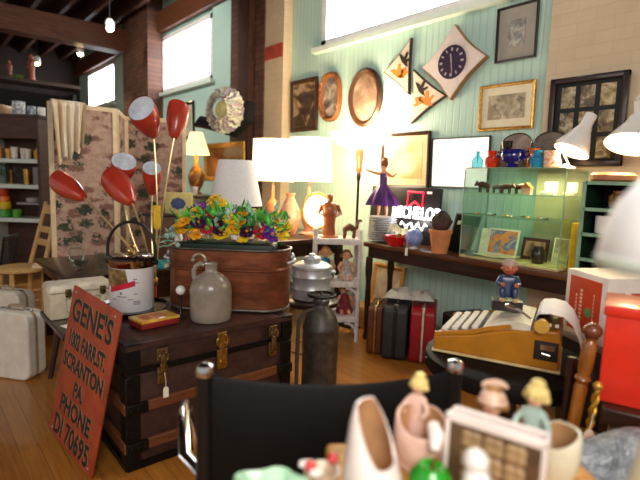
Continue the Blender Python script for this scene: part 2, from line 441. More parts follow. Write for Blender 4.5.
mb = MB().tube(arc((-.14, -W/2-.004, .285), .035, PI*1.05, -.05*PI, 12, 'xz'), [.012]*13, 8)
mb.sphere((-.175, -W/2-.003, .285), .018, 10, 6).sphere((-.105, -W/2-.003, .285), .018, 10, 6)
mb.build('front_lug', mat('tinned lug', '#8c7a66', .4, .5), b)

# ---- flower box inside the boiler
fl = thing('flower_box', 'dark green planter box of mixed artificial flowers set in the copper boiler', 'flowers', (-2.474, 1.42, .84), rad(48))
MB().box((0, 0, .07), (.53, .19, .14), r=.01).build('planter_box', mat('dark green box', '#0b2116', .45), fl)
MB().box((0, 0, .138), (.49, .15, .01), r=.01).build('soil', mat('dark moss', '#1d2b15', .9, bump=.5), fl)
petal_mats = {k: mat(k+' petals', c, .5, var=.15, scale=40) for k, c in (('yellow', '#f2c21a'), ('orange', '#f0a01c'), ('purple', '#6a1f9c'), ('plum', '#3d1338'), ('red', '#b81834'), ('white', '#e8e6ee'), ('pink', '#c83a6a'))}
yolk = mat('flower centres', '#d98a12', .7)
def bloom(kind, p, d, R):
    M = frame_to(p, d); mb = MB(); k = 9
    for ring, (rr, zz, k) in enumerate(((1., .12, 10), (.78, .3, 8), (.5, .5, 6))):
        for i in range(k):
            a = 2*PI*(i+.5*ring)/k + rnd.uniform(-.12, .12); ca, sa = math.cos(a), math.sin(a); R2 = R*rr*rnd.uniform(.9, 1.08); wd = R2*.36
            pts = []
            for q, wk, zq in ((.08, .25, 0), (.5, 1., zz*.5), (.85, .85, zz*.8), (1., .25, zz*.55)):
                for s_ in (-1, 1): pts.append((ca*R2*q - sa*wd*wk*s_, sa*R2*q + ca*wd*wk*s_, R*zq))
            mb.add(pts, [(0,1,3,2), (2,3,5,4), (4,5,7,6)], M)
    o = mb.build('flower', petal_mats[kind], fl)
    MB().sphere((0, 0, R*.22), (R*.2, R*.2, R*.14), 8, 5, M).build('flower_centre', yolk, o)
spots = [('yellow',-.20,-.06,.24,.05),('orange',-.27,-.10,.17,.045),('orange',-.24,-.13,.205,.04),('yellow',-.12,.05,.27,.045),('yellow',-.10,.0,.31,.045),('yellow',.02,-.08,.22,.05),
 ('orange',.06,-.1,.20,.05),('yellow',.04,-.12,.17,.045),('orange',.07,-.06,.24,.04),('purple',.26,-.13,.155,.05),('purple',.24,-.08,.17,.04),('yellow',.31,-.1,.16,.045),('yellow',.33,-.04,.19,.04),
 ('red',.2,-.12,.165,.045),('pink',.17,-.06,.19,.04),('plum',-.16,-.12,.2,.042),('plum',-.03,-.13,.165,.045),('plum',-.06,-.08,.19,.04),('plum',.12,-.13,.165,.042),('red',-.11,-.13,.17,.035),
 ('red',-.09,-.05,.24,.035),('white',.0,0,.26,.035),('white',.23,-.02,.2,.035),('purple',-.19,.02,.27,.035),('purple',.0,.05,.25,.035),('yellow',-.18,.08,.25,.04),('orange',.14,.06,.25,.04),
 ('red',-.31,-.07,.16,.04),('plum',-.33,-.02,.17,.04),('pink',.1,.02,.24,.035),('yellow',-.28,.03,.22,.04),('white',-.25,.06,.22,.03),('red',.3,.04,.19,.035),('plum',-.22,-.04,.25,.035),('yellow',-.02,-.14,.15,.045),('yellow',.1,-.135,.145,.04),('orange',-.17,-.13,.15,.04),('yellow',.28,-.02,.21,.045),('yellow',-.07,.02,.29,.045),('white',-.14,-.12,.16,.03),('white',.06,-.13,.15,.03),('purple',.02,-.02,.24,.035),('yellow',.18,.0,.24,.04),('white',.15,-.02,.23,.03)]
for kind, x, y, z, R in spots:
    bloom(kind, (x*.98, y*.9-.01, .015+z*1.2), (x*.9+rnd.uniform(-.3,.3), y*2.2-.35+rnd.uniform(-.3,.3), .8), R*1.08)
leaf_m = [mat('bright green leaves', '#5fc04a', .5, var=.35, scale=30), mat('dark green leaves', '#2f8044', .5, var=.3, scale=30), mat('frosted blue green leaves', '#a5cdbb', .5, var=.2, scale=30)]
def leaf(mb, p, d, L, W, upv=(0,0,1)):
    M = frame_to(p, d, upv)
    mb.add([(0,-.0,0), (.006,-W/2,L*.45), (0,0,L*.5), (.006,W/2,L*.45), (.01,-W*.3,L*.8), (.004,0,L*.82), (.01,W*.3,L*.8), (.014,0,L)], [(0,1,2), (0,2,3), (1,4,5,2), (2,5,6,3), (4,7,5), (5,7,6)], M)
for li, m in enumerate(leaf_m):
    for c in range(5):
        mb = MB()
        for i in range(34 if li < 2 else 22):
            x = rnd.uniform(-.29, .32); y = rnd.uniform(-.14, .12); z = .15 + rnd.uniform(0, .13) + .06*(1-abs(x)*2.4)
            leaf(mb, (x, y, z), (x*1.2+rnd.uniform(-.7,.7), -.5+rnd.uniform(-.8,.9), rnd.uniform(-.2, 1)), rnd.uniform(.04, .075), rnd.uniform(.02, .036))
        if li == 2 and c < 2:
            for i in range(8): leaf(mb, (.12+.02*i*(1-c), -.02, .22+.015*i), (rnd.uniform(-1,1), -.4, rnd.uniform(.1,1)), .07, .035)
        mb.build('foliage', m, fl)
mb = MB()
for i in range(16):
    x = rnd.uniform(-.3, .3); mb.tube([(x, 0, .13), (x*1.05, -.02, .2), (x*1.1, -.04+rnd.uniform(-.04,.08), .24+rnd.uniform(0,.07))], .002, 5)
mb.build('stems', leaf_m[0], fl)
# trailing spray at the left end, over the rim
mb = MB()
for i in range(22): leaf(mb, (-.30+rnd.uniform(-.03,.03), -.15+rnd.uniform(-.04,.03), .16+rnd.uniform(-.03,.07)), (rnd.uniform(-1,.4), -.6, rnd.uniform(-.6,.5)), .05, .03)
mb.build('foliage', leaf_m[2], fl)

# ---- round black tray with the ice bucket
MBt = MB().lathe([(.0, 0), (.17, 0), (.19, .006), (.20, .022), (.193, .024), (.18, .01), (.0, .008)], seg=40)
tr = MBt.build('serving_tray', mat('black lacquer', '#0d0c0d', .15, coat=.5), None, (-2.68, .918, .604))
tag(tr, 'round shiny black tray under the white ice bucket', 'tray')
ib = thing('ice_bucket', 'white ice bucket printed with a bridge-card design, chrome lid and tall arched handle', 'ice bucket', (-2.68, .918, .6135), rad(49))
vinyl = mat('white vinyl', '#e6e4e6', .35, var=.03, coat=.2)
MB().lathe([(.113, 0), (.118, .008), (.118, .25), (.112, .252), (.0, .25)], seg=40).build('body', vinyl, ib)
MB().lathe([(.121, .238), (.1225, .24), (.1225, .278), (.119, .28), (.0, .28)], seg=40).build('rim_band', mat('bronze chrome band', '#a08263', .15, 1.), ib)
lid = MB().lathe([(.127, .279), (.127, .29), (.11, .298), (.05, .303), (0, .304)], seg=40).build('lid', mat('black glossy lid', '#141417', .15, .0, coat=.6), ib)
MB().lathe([(.018, .302), (.012, .31)], seg=14).tube(arc((0, 0, .332), .02, 0, 2*PI, 16, 'xz'), .0045, 8).build('lid_ring', brass, lid)
Rh = .132; pts = [(-Rh, 0, .25), (-Rh, 0, .32)] + [(Rh*math.cos(a), 0, .33+.15*math.sin(a)) for a in [PI - PI*i/14 for i in range(15)]] + [(Rh, 0, .32), (Rh, 0, .25)]
MB().tube(pts, .0085, 10).cyl((-Rh-.012, 0, .26), (-.115, 0, .26), .014).cyl((.115, 0, .26), (Rh+.012, 0, .26), .014).build('handle', mat('black vinyl handle', '#151313', .35), ib)
# printed design wrapped on the side: dark bridge picture, red ribbon, small print
def wrap(poly, r, th0, z0):
    mb = MB(); vs = []
    for r_ in (r,):
        vs += [(r_*math.cos(th0+x/r_), r_*math.sin(th0+x/r_), z0+y) for x, y in poly]
    mb.add(vs, [tuple(range(len(poly)))]); return mb
R1 = .1186; th = rad(-40-49)
def wrapgrid(x0, x1, z0, z1, shear=0., skew=0., k=8):
    mb = MB(); vs = []
    for i in range(k+1):
        x = x0+(x1-x0)*i/k
        for z in (z0, z1): vs.append((R1*math.cos(th+(x+skew*(z-z0))/R1), R1*math.sin(th+(x+skew*(z-z0))/R1), z+shear*(x-x0)))
    return mb.add(vs, [(2*i, 2*i+2, 2*i+3, 2*i+1) for i in range(k)])
wrapgrid(-.125, .03, .135, .235, .0, -.2, 16).build('printed_picture', photo('dark bridge print', [(.3, '#3a2a1a'), (.5, '#7a6238'), (.7, '#b89a5a')], 18), ib)
R1 = .119
wrapgrid(-.085, .06, .105, .135, .28, 0, 14).build('printed_ribbon', mat('red ribbon print', '#c0203a', .4), ib)
wrapgrid(-.155, -.13, .11, .225, .0).build('printed_ribbon', mat('red ribbon print two', '#b82838', .4), ib)
dk = mat('grey small print', '#6a6670', .5)
for i, (x, z, w2) in enumerate(((-.02, .10, .012), (-.035, .085, .05), (.02, .07, .03), (-.07, .07, .03), (.05, .06, .035), (.05, .052, .035), (.05, .044, .035), (.052, .1, .02), (.05, .16, .03), (.05, .18, .02))):
    wrapgrid(x, x+w2, z, z+(.012 if i == 0 else .004)).build('small_print', dk, ib)

# ---- yellow game box, hatpin, on the trunk lid
yb = thing('yellow_box', 'flat yellow and red cardboard box near the front corner of the trunk', 'box', (-2.35, .915, .604), rad(97))
MB().box((0, 0, .016), (.205, .135, .032), r=.002).build('tray', mat('dark red box side', '#8e2622', .5), yb)
MB().box((0, 0, .034), (.208, .138, .012), r=.002).build('lid', photo('yellow box print', [(.35, '#d99a2a'), (.55, '#edc04a'), (.75, '#e8d08a')], 9), yb)
mb = MB()
for a, c in ((-.05, .05), (.02, .07)): mb.box((a, .0, .0402), (c, .08, .0006))
mb.build('printed_panel', mat('orange box print', '#c8642c', .5, var=.4, scale=50), yb)
hp = thing('ball_topped_stand', 'small dark stand topped by a white ball, between yellow box and jug', 'stand', (-2.395, 1.075, .602))
MB().lathe([(.03, 0), (.03, .006), (.012, .012), (.007, .02), (.006, .118), (.009, .123), (.006, .128)], seg=18).build('stem', mat('gunmetal stem', '#3d3a3b', .35, .6), hp)
MB().sphere((0, 0, .146), .026, 18, 12).build('ball', white_enamel, hp)

# ================================================================== tulip lamp, screen, suitcases and shelves on the left
lp = thing('tulip_floor_lamp', 'multi-arm floor lamp with coral red tulip shades behind the trunk', 'floor lamp', (-3.02, 1.18, 0))
base = V((-3.02, 1.18, 0))
MB().lathe([(.14, 0), (.14, .012), (.05, .03), (.02, .05), (.0, .05)], seg=30).build('base', black_iron, lp)
red_metal = mat('coral red enamel', '#b23a28', .28, var=.08, coat=.35)
MB().cyl((0, 0, .04), (0, 0, .66), .011).build('pole', red_metal, lp)
MB().lathe([(.013, .64), (.02, .65), (.02, .69), (.013, .70)], seg=16).build('collar', brass, lp)
gold_arm = mat('brass arms', '#c9b58a', .3, .8)
inner_w = mat('white shade lining', '#d7dce4', .4, emit=.03)
def tulip(tip, mouth, R, ctrl):
    """shade whose narrow end is at tip and whose slanted mouth is centred on mouth"""
    tip, mouth = V(tip)-base, V(mouth)-base
    d = mouth-tip; L = d.length; M = frame_to(tip, d)
    arm = MB().tube(bez((0, 0, .66), V(ctrl)-base, tip, 14), .006, 8).build('arm', gold_arm, lp)
    prof = [(.018, 0), (.03, L*.05), (R*.62, L*.22), (R*.9, L*.5), (R, L*.75), (R*.97, L)]
    rings = []; ins = []
    for r, z in prof:
        ring = []
        for i in range(28):
            a = 2*PI*i/28; zz = z + (z/L)**3*.28*R*math.cos(a)*1.2
            ring.append((r*math.cos(a), r*math.sin(a), zz))
        rings.append(ring); ins.append([(p[0]*.97, p[1]*.97, p[2]-.0005+.004*(z == 0)) for p in ring])
    MB().loft(rings, (True, False), M=M).build('shade', red_metal, lp)
    sh = lp.children[-1]
    MB().loft(ins, (False, False), M=M).build('lining', inner_w, sh)
    MB().sphere((0, 0, L*.45), .022, 10, 8, M).build('bulb', white_enamel, sh)
tulip(V((-3.187, 0.811, 1.198)), V((-3.449, 0.738, 1.287)), .072, V((-3.073, 0.984, 0.994)))
tulip(V((-2.944, 1.015, 1.180)), V((-3.197, 0.992, 1.312)), .084, V((-2.965, 1.105, 0.962)))
tulip(V((-3.252, 1.066, 1.306)), V((-3.190, 1.054, 1.433)), .078, V((-3.169, 1.027, 0.995)))
tulip(V((-3.005, 1.176, 1.585)), V((-2.923, 1.068, 1.740)), .085, V((-2.925, 1.179, 1.107)))
tulip(V((-2.924, 1.271, 1.583)), V((-2.974, 1.326, 1.776)), .07, V((-2.928, 1.200, 1.230)))
tulip(V((-3.170, 1.225, 1.226)), V((-3.090, 1.195, 1.396)), .06, V((-3.057, 1.166, 1.033)))
# yellow paper tag hanging from the lamp
tg = MB().prism([(-.022, -.07), (.022, -.07), (.022, .06), (.008, .075), (-.008, .075), (-.022, .06)], -.001, .001, frame_to(V((-2.838, 1.126, 1.102))-base, V((.76,-.65,0)), (.0,0,1)) @ Rz(PI/2)).tube([V((-2.846, 1.129, 1.174))-base, V((-2.902, 1.152, 1.225))-base, V((0,0,.70))], .0015, 5)
tg.build('yellow_tag', mat('yellow tag card', '#e5b81c', .6), lp)

# ---- folding screen with tree-printed fabric
n = N('toile fabric'); v = n.obj()
def vor(vec, sc, rn=.8):
    x = n.n('ShaderNodeTexVoronoi'); x.inputs['Scale'].default_value = sc; x.inputs['Randomness'].default_value = rn; n.l(vec, x.inputs['Vector']); return x.outputs['Distance']
def add(a, b, k):
    x = n.n('ShaderNodeMath'); x.operation = 'MULTIPLY_ADD'; n.l(b, x.inputs[0]); x.inputs[1].default_value = k; n.l(a, x.inputs[2]); return x.outputs[0]
fine = n.noise(v, 28, 5, .7)
trees = n.ramp(add(n.noise(v, 30, 6, .75), vor(n.obj((1, 1, 1.35)), 5.4, .7), .75), [(.765, 1.0), (.82, .0)])
shade2 = n.ramp(add(vor(n.obj((1, 1, 2.6), loc=(.3, .3, .1)), 4.6, .9), fine, .8), [(.70, 1.0), (.82, .0)])
bgc = n.ramp(n.noise(v, 14, 5, .7), [(.35, '#9c7f70'), (.6, '#b89b8b')])
c1 = n.mix(shade2, bgc, '#7d5a50'); c2 = n.mix(trees, c1, n.ramp(fine, [(.35, '#20281f'), (.7, '#4b5545')]))
n.base(c2); n.set(.85); toile = n.m
blond_frame = mat('pale screen frame', '#d8c3a2', .5, var=.06)
sc = thing('folding_screen', 'three-panel folding screen with tree-printed fabric and pale wood frame', 'screen', (0,0,0))
P0, P1, P2, P3 = V((-4.897, .964, 0)), V((-4.872, 1.545, 0)), V((-5.42, 1.80, 0)), V((-5.11, 2.36, 0))
for a, b in ((P0, P1), (P1, P2), (P2, P3)):
    d = b-a; L = d.length; H = 1.965; M = T(a) @ Rz(math.atan2(d.y, d.x))
    mb = MB()
    for x in (.02, L-.02): mb.box((x, 0, H/2), (.04, .03, H))
    for z in (H-.02, .08): mb.box((L/2, 0, z), (L-.08, .028, .04))
    fr = mb.build('panel_frame', blond_frame, sc, smooth=0); fr.matrix_local = M
    p = MB().box((L/2, 0, H/2+.03), (L-.08, .012, H-.1)).build('fabric_panel', toile, fr, smooth=0)
# ---- lace cloth over the first panel
n = N('old lace'); v = n.obj(); f = n.noise(v, 45, 3, .7); n.base(n.ramp(n.noise(n.obj((1, 9, 1)), 2, 3), [(.35, '#c9ab80'), (.65, '#ded3c0')])); n.set(.9); n.bump(f, .6, .01); lace = n.m
mb = MB(); rows = 26; colsn = 30; ya, yb_ = .99, 1.27
vs = []
for i in range(rows+1):
    for k in range(colsn+1):
        s = k/colsn; y = ya+(yb_-ya)*s
        fold = .016*math.sin(s*26)+.008*math.sin(s*51+1)
        if i <= 6: a = PI*(i/6); x = -4.888 - .034*math.cos(a)*1.0 + fold*.3*math.sin(a); z = 1.968+.022*math.sin(a)
        else:
            q = (i-6)/(rows-6); drop = (.40+.14*(1-s)+.025*math.sin(s*17)); x = -4.852+fold*(.5+q)+.012; z = 1.965-q*drop; y = y + (.5-s)*.07*q
        vs.append((x, y, z))
fs = [(i*(colsn+1)+k, i*(colsn+1)+k+1, (i+1)*(colsn+1)+k+1, (i+1)*(colsn+1)+k) for i in range(rows) for k in range(colsn)]
mb.add(vs, fs); lc = mb.build('lace_shawl', lace); tag(lc, 'cream lace shawl draped over the top corner of the folding screen', 'shawl')

# ---- small splay-legged table with the tin box
st = thing('low_side_table', 'low dark side table with splayed legs beside the brown trunk', 'side table', (-3.19, .935, 0))
MB().box((0, 0, .435), (.62, .66, .03), r=.006).build('tabletop', dark_wood, st)
for sx in (-1, 1):
    for sy in (-1, 1):
        MB().tube([(sx*.22, sy*.22, .42), (sx*.26, sy*.29, 0)], [.022, .014], 10).build('leg', dark_wood, st)
tin_c = mat('cream painted tin', '#d3c7ae', .45, var=.08, scale=20)
tb = thing('tin_bread_box', 'cream hinged tin box with dark latches and framed front on the low side table', 'box', (-3.32, .80, .452))
MB().box((0, 0, .08), (.21, .37, .16), r=.006).build('body', tin_c, tb)
MB().box((0, 0, .185), (.225, .385, .045), r=.012, taper=.93).build('lid', mat('cream tin lid', '#e0d7c2', .4), tb)
mb = MB()
for y0, y1, z0, z1 in ((-.1, .1, .12, .126), (-.1, .1, .04, .046), (-.1, -.094, .04, .126), (.094, .1, .04, .126)): mb.box((.106, (y0+y1)/2, (z0+z1)/2), (.004, y1-y0, z1-z0))
mb.build('front_moulding', mat('tin moulding', '#b3a78c', .5), tb)
mb = MB()
gwp = mat('grey worn print', '#a0937c', .6)
for i, w2 in enumerate((.1, .13, .09)):
    mb = MB()
    for q in range(int(w2/.014)): mb.box((.1055, -w2/2+.014*q, .1-.022*i), (.002, .008, .012))
    mb.build('worn_lettering', gwp, tb)
for y in (-.085, .115):
    MB().box((.108, y, .16), (.012, .035, .05), r=.003).tube(arc((.118, y, .15), .016, 0, 2*PI, 12, 'yz'), .003, 6).build('latch', old_brass, tb)
ca = MB().box((0, 0, .001), (.13, .1, .002)).build('loose_card', paper, None, (-3.03, .70, .4515), (0, 0, .3)); tag(ca, 'white card lying on the low side table in front of the cream tin', 'card')

# ---- suitcases standing on the floor
def suitcase(name, label, loc, rz, W, H, D, body_m, trim_m, handle_m, r=.05, group=None):
    t = thing(name, label, 'suitcase', loc, rz, group)
    def slab(y0, y1, m, nm, gr=0):
        mb = MB(); out = []
        R = r
        for sx, sz, a0 in ((1, 1, 0), (-1, 1, PI/2), (-1, -1, PI), (1, -1, 1.5*PI)):
            for i in range(7):
                a = a0+PI/2*i/6; out.append((sx*(W/2-R)+ (R+gr)*math.cos(a), sz*(H/2-R)+(R+gr)*math.sin(a)))
        mb.prism(out, y0, y1, T(0, 0, H/2) @ Rx(PI/2)); return mb.build(nm, m, t, bevel=.012 if gr == 0 else .002)
    slab(-D/2, -.004, body_m, 'front_shell'); slab(.004, D/2, body_m, 'back_shell'); slab(-.008, .008, trim_m, 'seam', .002)
    MB().tube([(-.06, 0, H), (-.055, 0, H+.022), (0, 0, H+.03), (.055, 0, H+.022), (.06, 0, H)], .009, 8).build('handle', handle_m, t)
    for sx in (-1, 1): MB().box((sx*W*.33, 0, H+.0), (.04, .03, .012), r=.003).build('latch', chrome, t)
    return t
white_case = mat('off-white luggage', '#d9d2c4', .4, var=.05, coat=.1); cream_case = mat('cream luggage', '#cfc0a4', .45, var=.06); tan_trim = mat('tan trim', '#9a8568', .5)
suitcase('suitcase', 'off-white rounded suitcase standing on the floor in front of the others', (-3.62, .495, .001), rad(37), .30, .45, .15, white_case, tan_trim, tan_trim, .06)
suitcase('suitcase', 'cream suitcase tucked under the low side table', (-3.315, .97, .001), rad(90), .34, .37, .12, cream_case, tan_trim, tan_trim, .04)
s3 = suitcase('suitcase', 'white suitcase with a teal panel behind the off-white one', (-4.22, .52, .001), rad(37), .36, .46, .16, white_case, tan_trim, tan_trim, .06)
MB().box((.0, -.083, .2), (.27, .006, .22), r=.002).build('teal_panel', mat('teal lining', '#1f5e62', .6), s3)

# ---- darker table behind with glass and a teal book
bt = thing('dark_wood_table', 'dark wooden table in front of the folding screen, holding glassware', 'table', (-4.02, 1.23, 0))
MB().box((0, 0, .625), (.95, .95, .03), r=.006).build('tabletop', dark_wood, bt)
MB().box((0, 0, .57), (.85, .85, .08)).build('apron', dark_wood, bt)
for sx in (-1, 1):
    for sy in (-1, 1): MB().box((sx*.4, sy*.4, .29), (.05, .05, .58), taper=1.2).build('leg', dark_wood, bt)
def lathe_thing(name, label, cat, loc, prof, m, group=None, seg=24, rz=0):
    o = MB().lathe(prof, seg=seg).build(name, m, None, loc, (0, 0, rz)); return tag(o, label, cat, group)
gl_bowl = [(.03, 0), (.035, .005), (.012, .02), (.04, .05), (.07, .09), (.066, .09), (.036, .055), (0, .045)]
lathe_thing('glass_bowl', 'footed clear glass bowl behind the cream tin, nearest the ladder-back chair', 'bowl', (-3.70, .90, .641), gl_bowl, clear, 'clear glassware by the screen')
lathe_thing('glass_tumbler', 'tall clear tumbler beside the footed glass bowl', 'glass', (-3.72, 1.05, .641), [(.032, 0), (.04, .13), (.037, .13), (.03, .01), (0, .01)], clear, 'clear glassware by the screen')
lathe_thing('glass_dish', 'low clear glass dish behind the middle of the cream tin', 'dish', (-3.78, 1.22, .641), [(.05, 0), (.08, .05), (.077, .05), (.048, .008), (0, .008)], clear, 'clear glassware by the screen')
lathe_thing('glass_jar', 'squat lidded glass jar at the far end of the glassware', 'jar', (-4.2, 1.0, .641), [(.05, 0), (.06, .03), (.06, .09), (.04, .11), (.045, .125), (.01, .14), (.012, .16), (0, .165)], clear, 'clear glassware by the screen')
bk_ = thing('teal_book', 'closed book with teal cover on the dark table left of the ice bucket', 'book', (-3.68, 1.45, .641), rad(40))
MB().box((0, 0, .02), (.2, .14, .034)).build('page_block', paper, bk_)
mb = MB().box((0, 0, .039), (.21, .15, .004)).box((0, 0, .002), (.21, .15, .004)).box((0, -.075, .02), (.21, .004, .04)); mb.build('cover', mat('teal cover', '#2f9fa5', .5), bk_)

# ---- ladder-back chair and dark spindle chair far left
ch = thing('ladder_back_chair', 'blond wooden ladder-back chair with a round seat, far left by the shelves', 'chair', (-5.16, .745, 0), rad(12))
MB().lathe([(.0, .43), (.19, .43), (.21, .44), (.21, .46), (.195, .468), (0, .468)], seg=30).build('seat', blond_wood, ch)
for sx in (-1, 1):
    MB().tube([(sx*.15, .13, 0), (sx*.15, .15, .45), (sx*.115, .30, 1.06)], [.018, .022, .017], 10, flat=1.0).build('back_post', blond_wood, ch)
    MB().tube([(sx*.14, -.13, 0), (sx*.12, -.11, .44)], [.016, .022], 10).build('leg', blond_wood, ch)
for z, y in ((.99, .285), (.80, .236), (.68, .207)):
    MB().box((0, y, z), (.25, .016, .09 if z > .9 else .06), Matrix.Identity(4), r=.004).build('back_slat', blond_wood, ch)
for z in (.16, .26):
    MB().cyl((-.145, -.12, z), (.145, -.12, z), .009).cyl((-.148, -.12, z), (-.15, .135, z), .009).cyl((.148, -.12, z), (.15, .135, z), .009).build('stretcher', blond_wood, ch)
c2_ = thing('spindle_chair', 'black spindle-back chair behind the blond seat at the left edge', 'chair', (-6.1, .62, 0), rad(150)); c2_.scale = (.8, .8, .70)
MB().box((0, 0, .45), (.42, .40, .035), r=.012).build('seat', black_paint, c2_)
for sx in (-1, 1):
    MB().tube([(sx*.19, -.18, .45), (sx*.21, -.26, .95)], .014, 8).build('back_post', black_paint, c2_)
    for sy in (-1, 1): MB().tube([(sx*.16, sy*.15, .44), (sx*.2, sy*.2, 0)], [.018, .012], 8).build('leg', black_paint, c2_)
MB().box((0, -.262, .93), (.46, .022, .07), r=.008).build('top_rail', black_paint, c2_)
for i in range(7): MB().cyl((-.14+.047*i, -.18, .46), (-.155+.052*i, -.255, .91), .007).build('spindle', black_paint, c2_)

# ---- white shelf unit against the left with its contents
SU = V((-7.2, 1.10, 0)); su_rz = rad(50)
su = thing('display_shelves', 'tall shelf unit with white planks and brown back at the left edge', 'shelf', SU, su_rz)
brown_panel = wood('brown shelf panel', '#3c2420', '#5b3a31', .5, (4, 4, 20))
MB().box((0, .2, 1.0), (.70, .03, 2.0)).build('back_panel', brown_panel, su)
MB().box((0, .0, 1.875), (.70, .40, .27)).build('top_cabinet', brown_panel, su, bevel=.005)
MB().box((0, 0, 2.015), (.74, .44, .03)).build('top_board', dark_wood, su)
for sx in (-1, 1): MB().box((sx*.335, .0, .9), (.035, .38, 1.72)).build('side_panel', white_paint if sx < 0 else brown_panel, su)
for z in (1.47, 1.155, .735): MB().box((0, 0, z), (.68, .36, .05)).build('shelf_board', white_paint, su, bevel=.003)
MB().box((.18, -.02, .945), (.3, .3, .025)).build('small_shelf', mat('grey small shelf', '#8c8a8c', .5), su)
def on_unit(x, y, z): return SU + Rz(su_rz) @ V((x, y, z))
cup = [(.02, 0), (.03, .005), (.035, .07), (.04, .08), (.037, .08), (.03, .01), (0, .01)]
for i, (x, c, wd, s_) in enumerate(((-.24, '#d98a3a', 'orange patterned', 1.35), (-.14, '#d9a24a', 'amber striped', 1.2), (-.04, '#dcd3c8', 'white floral', 1.4), (.05, '#d8c8c2', 'pale pink', 1.3), (.13, '#e3ddd4', 'cream', 1.2), (.21, '#c99428', 'gold', 1.1), (.275, '#b8862a', 'dark gold', 1.3))):
    o = lathe_thing('cup', wd+' cup standing on the top plank of the left shelf unit', 'cup', on_unit(x, -.06+.04*(i % 2), 1.496), [(r*s_*.82, z*s_*1.3) for r, z in cup], photo(wd+' cup glaze', [(.4, c), (.6, hexmul(c, 1.15)), (.7, '#efe6d6')], 30), 'cups on the top plank', 18)
gw = [(.035, 0), (.035, .006), (.01, .015), (.01, .08), (.04, .12), (.045, .21), (.042, .21), (.036, .12), (0, .10)]
for i, (x, nm, lab, m) in enumerate(((-.26, 'goblet', 'clear stemmed goblet furthest left on the second plank', clear), (-.17, 'goblet', 'clear stemmed goblet second along the second plank', clear), (-.09, 'candlestick', 'slim brass candlestick among the goblets', brass), (-.01, 'goblet', 'clear stemmed goblet right of the slim brass candlestick', clear), (.11, 'brass_beaker', 'plain brass beaker standing alone on the second plank', brass), (.24, 'smoked_vase', 'tall smoky square vase at the right end of the second plank', None))):
    pr_ = gw if nm == 'goblet' else [(.04, 0), (.04, .01), (.012, .03), (.01, .13), (.02, .15), (.02, .17), (0, .17)] if nm == 'candlestick' else [(.042, 0), (.048, .19), (.044, .19), (.033, .01), (0, .01)] if nm == 'brass_beaker' else [(.05, 0), (.055, .22), (.05, .22), (.045, .01), (0, .01)]
    lathe_thing(nm, lab, nm.split('_')[-1], on_unit(x, -.06, 1.181), pr_, m or mat('smoky grey glass', '#7a7479', .2, coat=.4), 'glassware on the second plank', 16)
cone_cols = [('#3f9a3a', 'green'), ('#e8c21e', 'yellow'), ('#ee7a28', 'orange'), ('#c8401f', 'red')]
sk = thing('stacking_toy', 'rainbow stacking toy of green, yellow, orange and red cups on the left shelves', 'toy', on_unit(-.2, -.06, .762))
z = 0
for (c, nm), r, h in zip(cone_cols, (.095, .085, .075, .06), (.10, .095, .07, .1)):
    MB().lathe([(r*.9, z), (r, z+.008), (r*.93, z+h-.006), (r*.8, z+h), (0, z+h)], seg=22).build('ring', mat(nm+' plastic', c, .35, coat=.3), sk); z += h
lathe_thing('green_cup', 'bright green toy cup beside the rainbow stacking toy', 'cup', on_unit(-.03, -.07, .762), [(.045, 0), (.055, .1), (.051, .1), (.04, .01), (0, .01)], mat('lime plastic', '#5fa83a', .35), seg=18)
lathe_thing('grey_soap_dish', 'grey rounded dish on the small inner shelf', 'dish', on_unit(.16, -.04, .959), [(.07, 0), (.08, .02), (.075, .05), (.03, .065), (0, .066)], mat('grey glaze', '#a9a3a4', .4), seg=18)
# on top of the unit
bx_ = MB().box((0, 0, .06), (.26, .18, .12), r=.01).build('wicker_box', photo('woven straw', [(.35, '#8a6a44'), (.6, '#b89468')], 60), None, on_unit(-.25, -.02, 2.031), (0, 0, rad(35))); tag(bx_, 'tan woven box at the left end on top of the brown shelf unit', 'box')
def mug(label, p, rz, s_, m, group):
    t = thing('mug', label, 'mug', p, rz, group)
    MB().lathe([(.04*s_, 0), (.045*s_, .005), (.045*s_, .105*s_), (.041*s_, .105*s_), (.04*s_, .01), (0, .01)], seg=22).build('body', m, t)
    MB().tube(arc((-.045*s_, 0, .055*s_), .032*s_, PI/2, 1.5*PI, 10, 'xz'), .007*s_, 8).build('handle', m, t)
pat = photo('blue white transfer print', [(.42, '#e8e8ea'), (.52, '#56606e'), (.6, '#e3e3e6')], 26)
mug('tall white mug with dark pattern on top of the brown shelf unit', on_unit(.03, -.05, 2.031), su_rz+PI/2, 1.6, pat, 'patterned mugs')
mug('smaller blue-grey striped mug at the right end on top of the brown shelf unit', on_unit(.19, -.05, 2.031), su_rz+PI/2, 1.1, photo('blue grey print', [(.4, '#cfd6dc'), (.55, '#6a7c90')], 30), 'patterned mugs')
mug('small white mug beside the striped mug on top of the brown shelf unit', on_unit(.31, -.05, 2.031), su_rz+PI/2, 1.0, white_enamel, 'patterned mugs')

